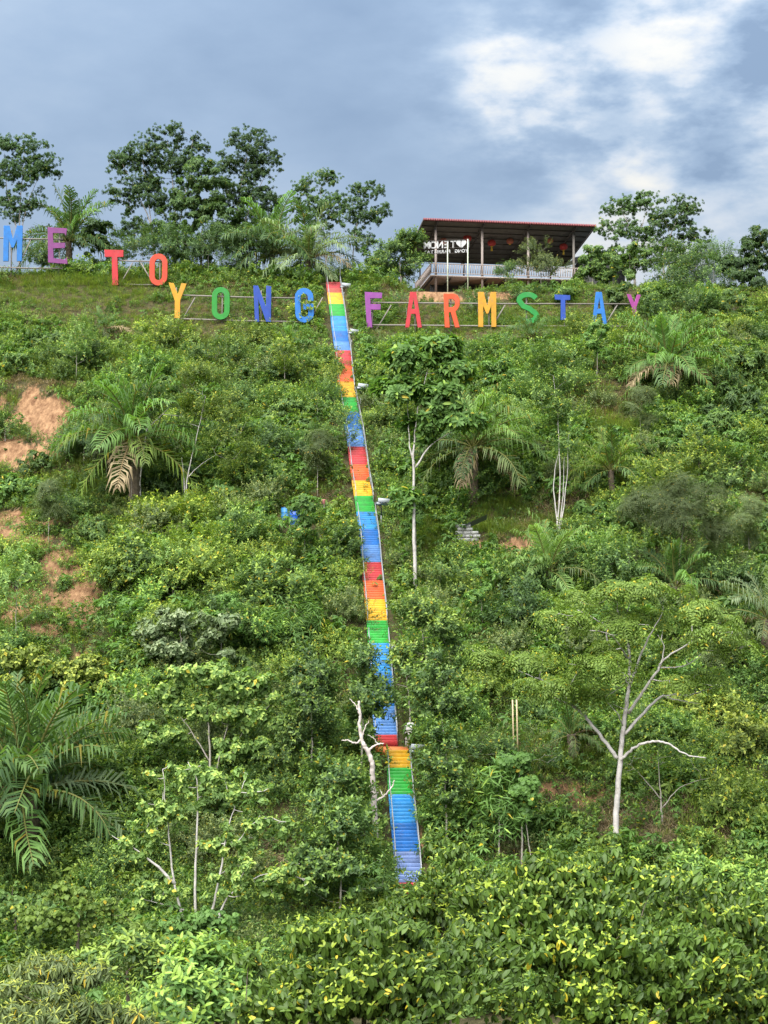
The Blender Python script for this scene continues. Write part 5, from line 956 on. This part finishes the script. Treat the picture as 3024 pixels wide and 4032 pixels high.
SHM = [[unit_shrub(k, p_, 2000 + 31 * i + j, s_) for j in range(3)] for i, (_, k, p_, s_) in enumerate(SH)]
cnt = 0
for _ in range(20000):
    if cnt >= 285: break
    x_ = rsS.uniform(-44, 44); y_ = rsS.uniform(Y0 - 6, Y1 - 2); z_ = gz(x_, y_); px, py = project(np.array([x_, y_, z_]))
    if px < -60 or px > 3084 or py > 3600: continue
    if abs(x_ - stairX(y_)) < 2.0: continue
    if pmask(SOIL, np.array([px]), np.array([py]))[0] > .35 or pmask(GRASS, np.array([px]), np.array([py]))[0] > .75 * rsS.rand() + .25: continue
    if 1125 < py < 1350 and px < 2560: continue
    if py > 2930 and px > 1900 and rsS.rand() < .93: continue
    if any(abs(px - a_) < b_ and -20 < py - c_ < d_ for a_, b_, c_, d_ in ((1160, 110, 2040, 130), (1270, 60, 1990, 120), (1850, 130, 2060, 190), (1610, 60, 2860, 130))): continue
    if any((x_ - a_) ** 2 + (y_ - b_) ** 2 < 3.6 for a_, b_ in taken): continue
    taken.append((x_, y_)); k = rsS.randint(6); s_ = rsS.uniform(1.2, 2.4); cnt += 1
    if py < 1440 and px < 2560: s_ = rsS.uniform(.6, 1.0)
    side = 'left' if x_ < stairX(y_) else 'right'; part = 'upper' if py < 1900 else 'middle' if py < 2600 else 'lower'
    o_ = ob('shrub', SHM[k][rsS.randint(3)], None, (x_, y_, z_ - .05), (rsS.uniform(-.1, .25), rsS.uniform(-.1, .1), rsS.uniform(0, 6.28)), (s_, s_, s_ * rsS.uniform(.75, 1.25)))
    tag(o_, '%s low shrub on the %s slope %s of the rainbow stairs' % (SH[k][0], part, side), 'shrub', '%s low shrubs, %s %s slope' % (SH[k][0], part, side))

def copy_thing(root, loc, rz, sc):
    r = root.copy(); COL.objects.link(r); r.location = loc; r.rotation_euler = (0, 0, rz); r.scale = (sc, sc, sc)
    for ch in list(root.children):
        c = ch.copy(); COL.objects.link(c); c.parent = r
    return r
SAPL = {}
for side, spots in (('left', [(300, 1500), (930, 1800), (190, 2130), (980, 2000), (680, 2420), (1200, 2250), (420, 1900), (1120, 1560), (60, 2560), (870, 2620), (1250, 1950), (560, 1450)]), ('right', [(1730, 1900), (2350, 1500), (2520, 1760), (2750, 1950), (2380, 2350), (1900, 2480), (2950, 2250), (2560, 2160), (2060, 1850), (1640, 2200), (2850, 2750), (2480, 1420)])):
    for i, (x_, y_) in enumerate(spots):
        lab = 'thin pale-stemmed sapling with a small airy crown on the slope %s of the stairs' % side; grp = 'thin saplings on the slope %s of the stairs' % side
        if i < 4: SAPL[side, i] = T('sapling', lab, (x_, y_), [(x_ + 8, y_ - 190, 55, 55), (x_ - 30, y_ - 140, 45, 40), (x_ + 35, y_ - 110, 45, 35)], ('oval', 'whorl', 'pinn', 'jack')[i], ('bright', 'fresh', 'olive', 'lime')[i], .7, .72, tr=.045, group=grp, cm=.45, kd=6)
        else: q = ground(x_, y_); copy_thing(SAPL[side, i % 4], tuple(q - np.array([0, 0, .05])), rsS.uniform(0, 6.28), rsS.uniform(.8, 1.35))

def cover(name, label, protos, pts, rots, scl, which):
    pc = bpy.data.collections.new(name + '_pieces')
    for i, me in enumerate(protos): q = bpy.data.objects.new('%s_piece_%02d' % (name, i), me); pc.objects.link(q)
    me = bpy.data.meshes.new(name); me.vertices.add(len(pts)); me.vertices.foreach_set('co', np.asarray(pts, np.float32).ravel())
    a_ = me.attributes.new('rot', 'FLOAT_VECTOR', 'POINT'); a_.data.foreach_set('vector', np.asarray(rots, np.float32).ravel())
    a_ = me.attributes.new('scl', 'FLOAT', 'POINT'); a_.data.foreach_set('value', np.asarray(scl, np.float32))
    a_ = me.attributes.new('idx', 'INT', 'POINT'); a_.data.foreach_set('value', np.asarray(which, np.int32)); me.update()
    o_ = ob(name, me); o_['label'] = label; o_['kind'] = 'stuff'
    ng = bpy.data.node_groups.new(name, 'GeometryNodeTree'); ng.interface.new_socket('Geometry', in_out='INPUT', socket_type='NodeSocketGeometry'); ng.interface.new_socket('Geometry', in_out='OUTPUT', socket_type='NodeSocketGeometry')
    N = ng.nodes.new; K = ng.links.new; gi = N('NodeGroupInput'); go = N('NodeGroupOutput'); ip = N('GeometryNodeInstanceOnPoints'); ci = N('GeometryNodeCollectionInfo'); ci.inputs['Collection'].default_value = pc; ci.inputs['Separate Children'].default_value = True; ci.inputs['Reset Children'].default_value = True
    def at(nm, ty): n = N('GeometryNodeInputNamedAttribute'); n.data_type = ty; n.inputs['Name'].default_value = nm; return n.outputs['Attribute']
    K(gi.outputs[0], ip.inputs['Points']); K(ci.outputs[0], ip.inputs['Instance']); ip.inputs['Pick Instance'].default_value = True; K(at('idx', 'INT'), ip.inputs['Instance Index']); K(at('rot', 'FLOAT_VECTOR'), ip.inputs['Rotation']); K(at('scl', 'FLOAT'), ip.inputs['Scale']); K(ip.outputs[0], go.inputs[0])
    md = o_.modifiers.new('scatter', 'NODES'); md.node_group = ng; return o_
def proto(tpl, pal, seed, m_='leaf', odd=.02):
    SPR['_p'] = [tpl]; return sprig_mesh('piece', '_p', np.zeros((1, 3)), np.array([[0, 0, 1.]]), np.ones(1), pal, m_, seed, odd)
def multi(kind, n, rad_, hgt, pal, seed, size, m_='leaf'):
    rs = np.random.RandomState(seed); P = np.c_[rs.randn(n, 2) * rad_, rs.rand(n) * hgt]; A = np.c_[rs.randn(n, 2) * .6, np.ones(n)]; return sprig_mesh('piece', kind, P, A, size * (.6 + .8 * rs.rand(n)), pal, m_, seed, .02)
pieces = [proto(sp_grass(26, .75, .35, .026), 'grass', 1), proto(sp_grass(26, .95, .30, .03), 'grass', 2), proto(sp_grass(22, .55, .4, .024), 'lime', 3), proto(sp_grass(24, .8, .35, .028), 'mid', 4)]
dryp = [proto(sp_grass(24, .7, .35, .024, (.5, 1.4), (20, 75)), 'dry', 5, 'dry'), proto(sp_grass(20, .9, .4, .024, (.5, 1.5), (-20, 60)), 'dry', 6, 'dry'), proto(sp_grass(22, .6, .4, .03, (.5, 1.2), (-30, 40)), 'dry', 7, 'dry')]
weed = [multi('whorl', 9, .35, .45, 'mid', 11, .75), multi('oval', 9, .35, .3, 'mid', 12, .75), multi('small', 12, .4, .3, 'mid', 13, .9), multi('cassava', 8, .35, .5, 'fresh', 14, .8), multi('oval', 10, .4, .3, 'lime', 15, .7), multi('jack', 7, .35, .4, 'dark', 16, .7), multi('heart', 8, .45, .2, 'mid', 17, .6), multi('small', 12, .4, .35, 'olive', 18, .9), multi('bamboo', 7, .3, .35, 'fresh', 19, .8), multi('pinn', 3, .3, .3, 'mid', 20, .9), multi('cassava', 6, .22, 1.3, 'fresh', 21, 1.1), multi('jack', 8, .22, 1.2, 'mid', 22, 1.0), multi('whorl', 7, .25, 1.0, 'lime', 23, 1.1)]
n = 130000; X_ = rsS.uniform(-48, 48, n); Y_ = rsS.uniform(Y0 - 34, Y1 + 5, n); Z_ = H(X_, Y_); px, py = project(np.c_[X_, Y_, Z_])
ok = ((Y_ > Y0 - 15) | (px < 900)) & (px > -120) & (px < 3150) & (py < 4100) & (np.abs(X_ - stairX(np.clip(Y_, Y0, Y1))) > np.where((Y_ > Y0 - 1) & (Y_ < Y1 + 1), 1.35, -1))
for a_, b_, c_, d_ in ((1190, 110, 2085, 50), (1850, 80, 2140, 40), (2060, 70, 2170, 40)): ok &= ~((np.abs(px - a_) < b_) & (np.abs(py - c_) < d_) & (rsS.rand(n) < .85))
so = pmask(SOIL, px, py) * 1.1 * sstep(.2, .36, fbm(X_ * .6, Y_ * .6, 4)); ok &= rsS.rand(n) > so * .94
X_, Y_, Z_, px, py = X_[ok], Y_[ok], Z_[ok], px[ok], py[ok]; n = len(X_)
ng_ = fbm(X_ * .16 + 4, Y_ * .16, 3); gm = np.maximum(pmask(GRASS, px, py) * 1.0, sstep(.50, .64, ng_) * .5); dm = np.maximum(pmask(DRY, px, py) * .8, sstep(.48, .62, fbm(X_ * .22 + 80, Y_ * .22 + 3, 3)) * .6)
u = rsS.rand(n); v = rsS.rand(n); isd = u < dm * .9; isg = ~isd & (v < gm); isw = ~isd & ~isg & (rsS.rand(n) > .65 * np.maximum(pmask(DRY, px, py), .6 * sstep(.50, .62, fbm(X_ * .19 + 31, Y_ * .19 + 77, 3))))
sp_id = (fbm(X_ * .12 + 200, Y_ * .12 + 100, 2) * 30 + rsS.rand(n) * 4.5).astype(int) % 13
def cov(name, label, protos, sel, lo, hi, which):
    k = int(sel.sum()); cover(name, label, protos, np.c_[X_[sel], Y_[sel], Z_[sel]], np.c_[rsS.uniform(-.05, .35, k), rsS.uniform(-.2, .2, k), rsS.uniform(0, 6.28, k)], rsS.uniform(lo, hi, k) * np.where((py[sel] > 1130) & (py[sel] < 1375), .62, 1), which); print('COVER', name, k)
cov('grass', 'tall bright green grass in patches over the hillside', pieces, isg, .7, 1.4, rsS.randint(0, 4, int(isg.sum())))
cov('dry_grass', 'tan dead grass and litter lying over the slope', dryp, isd, .6, 1.2, rsS.randint(0, 3, int(isd.sum())))
cov('undergrowth', 'mixed low weeds and creepers covering the hillside', weed, isw, .6, 1.6, sp_id[isw])
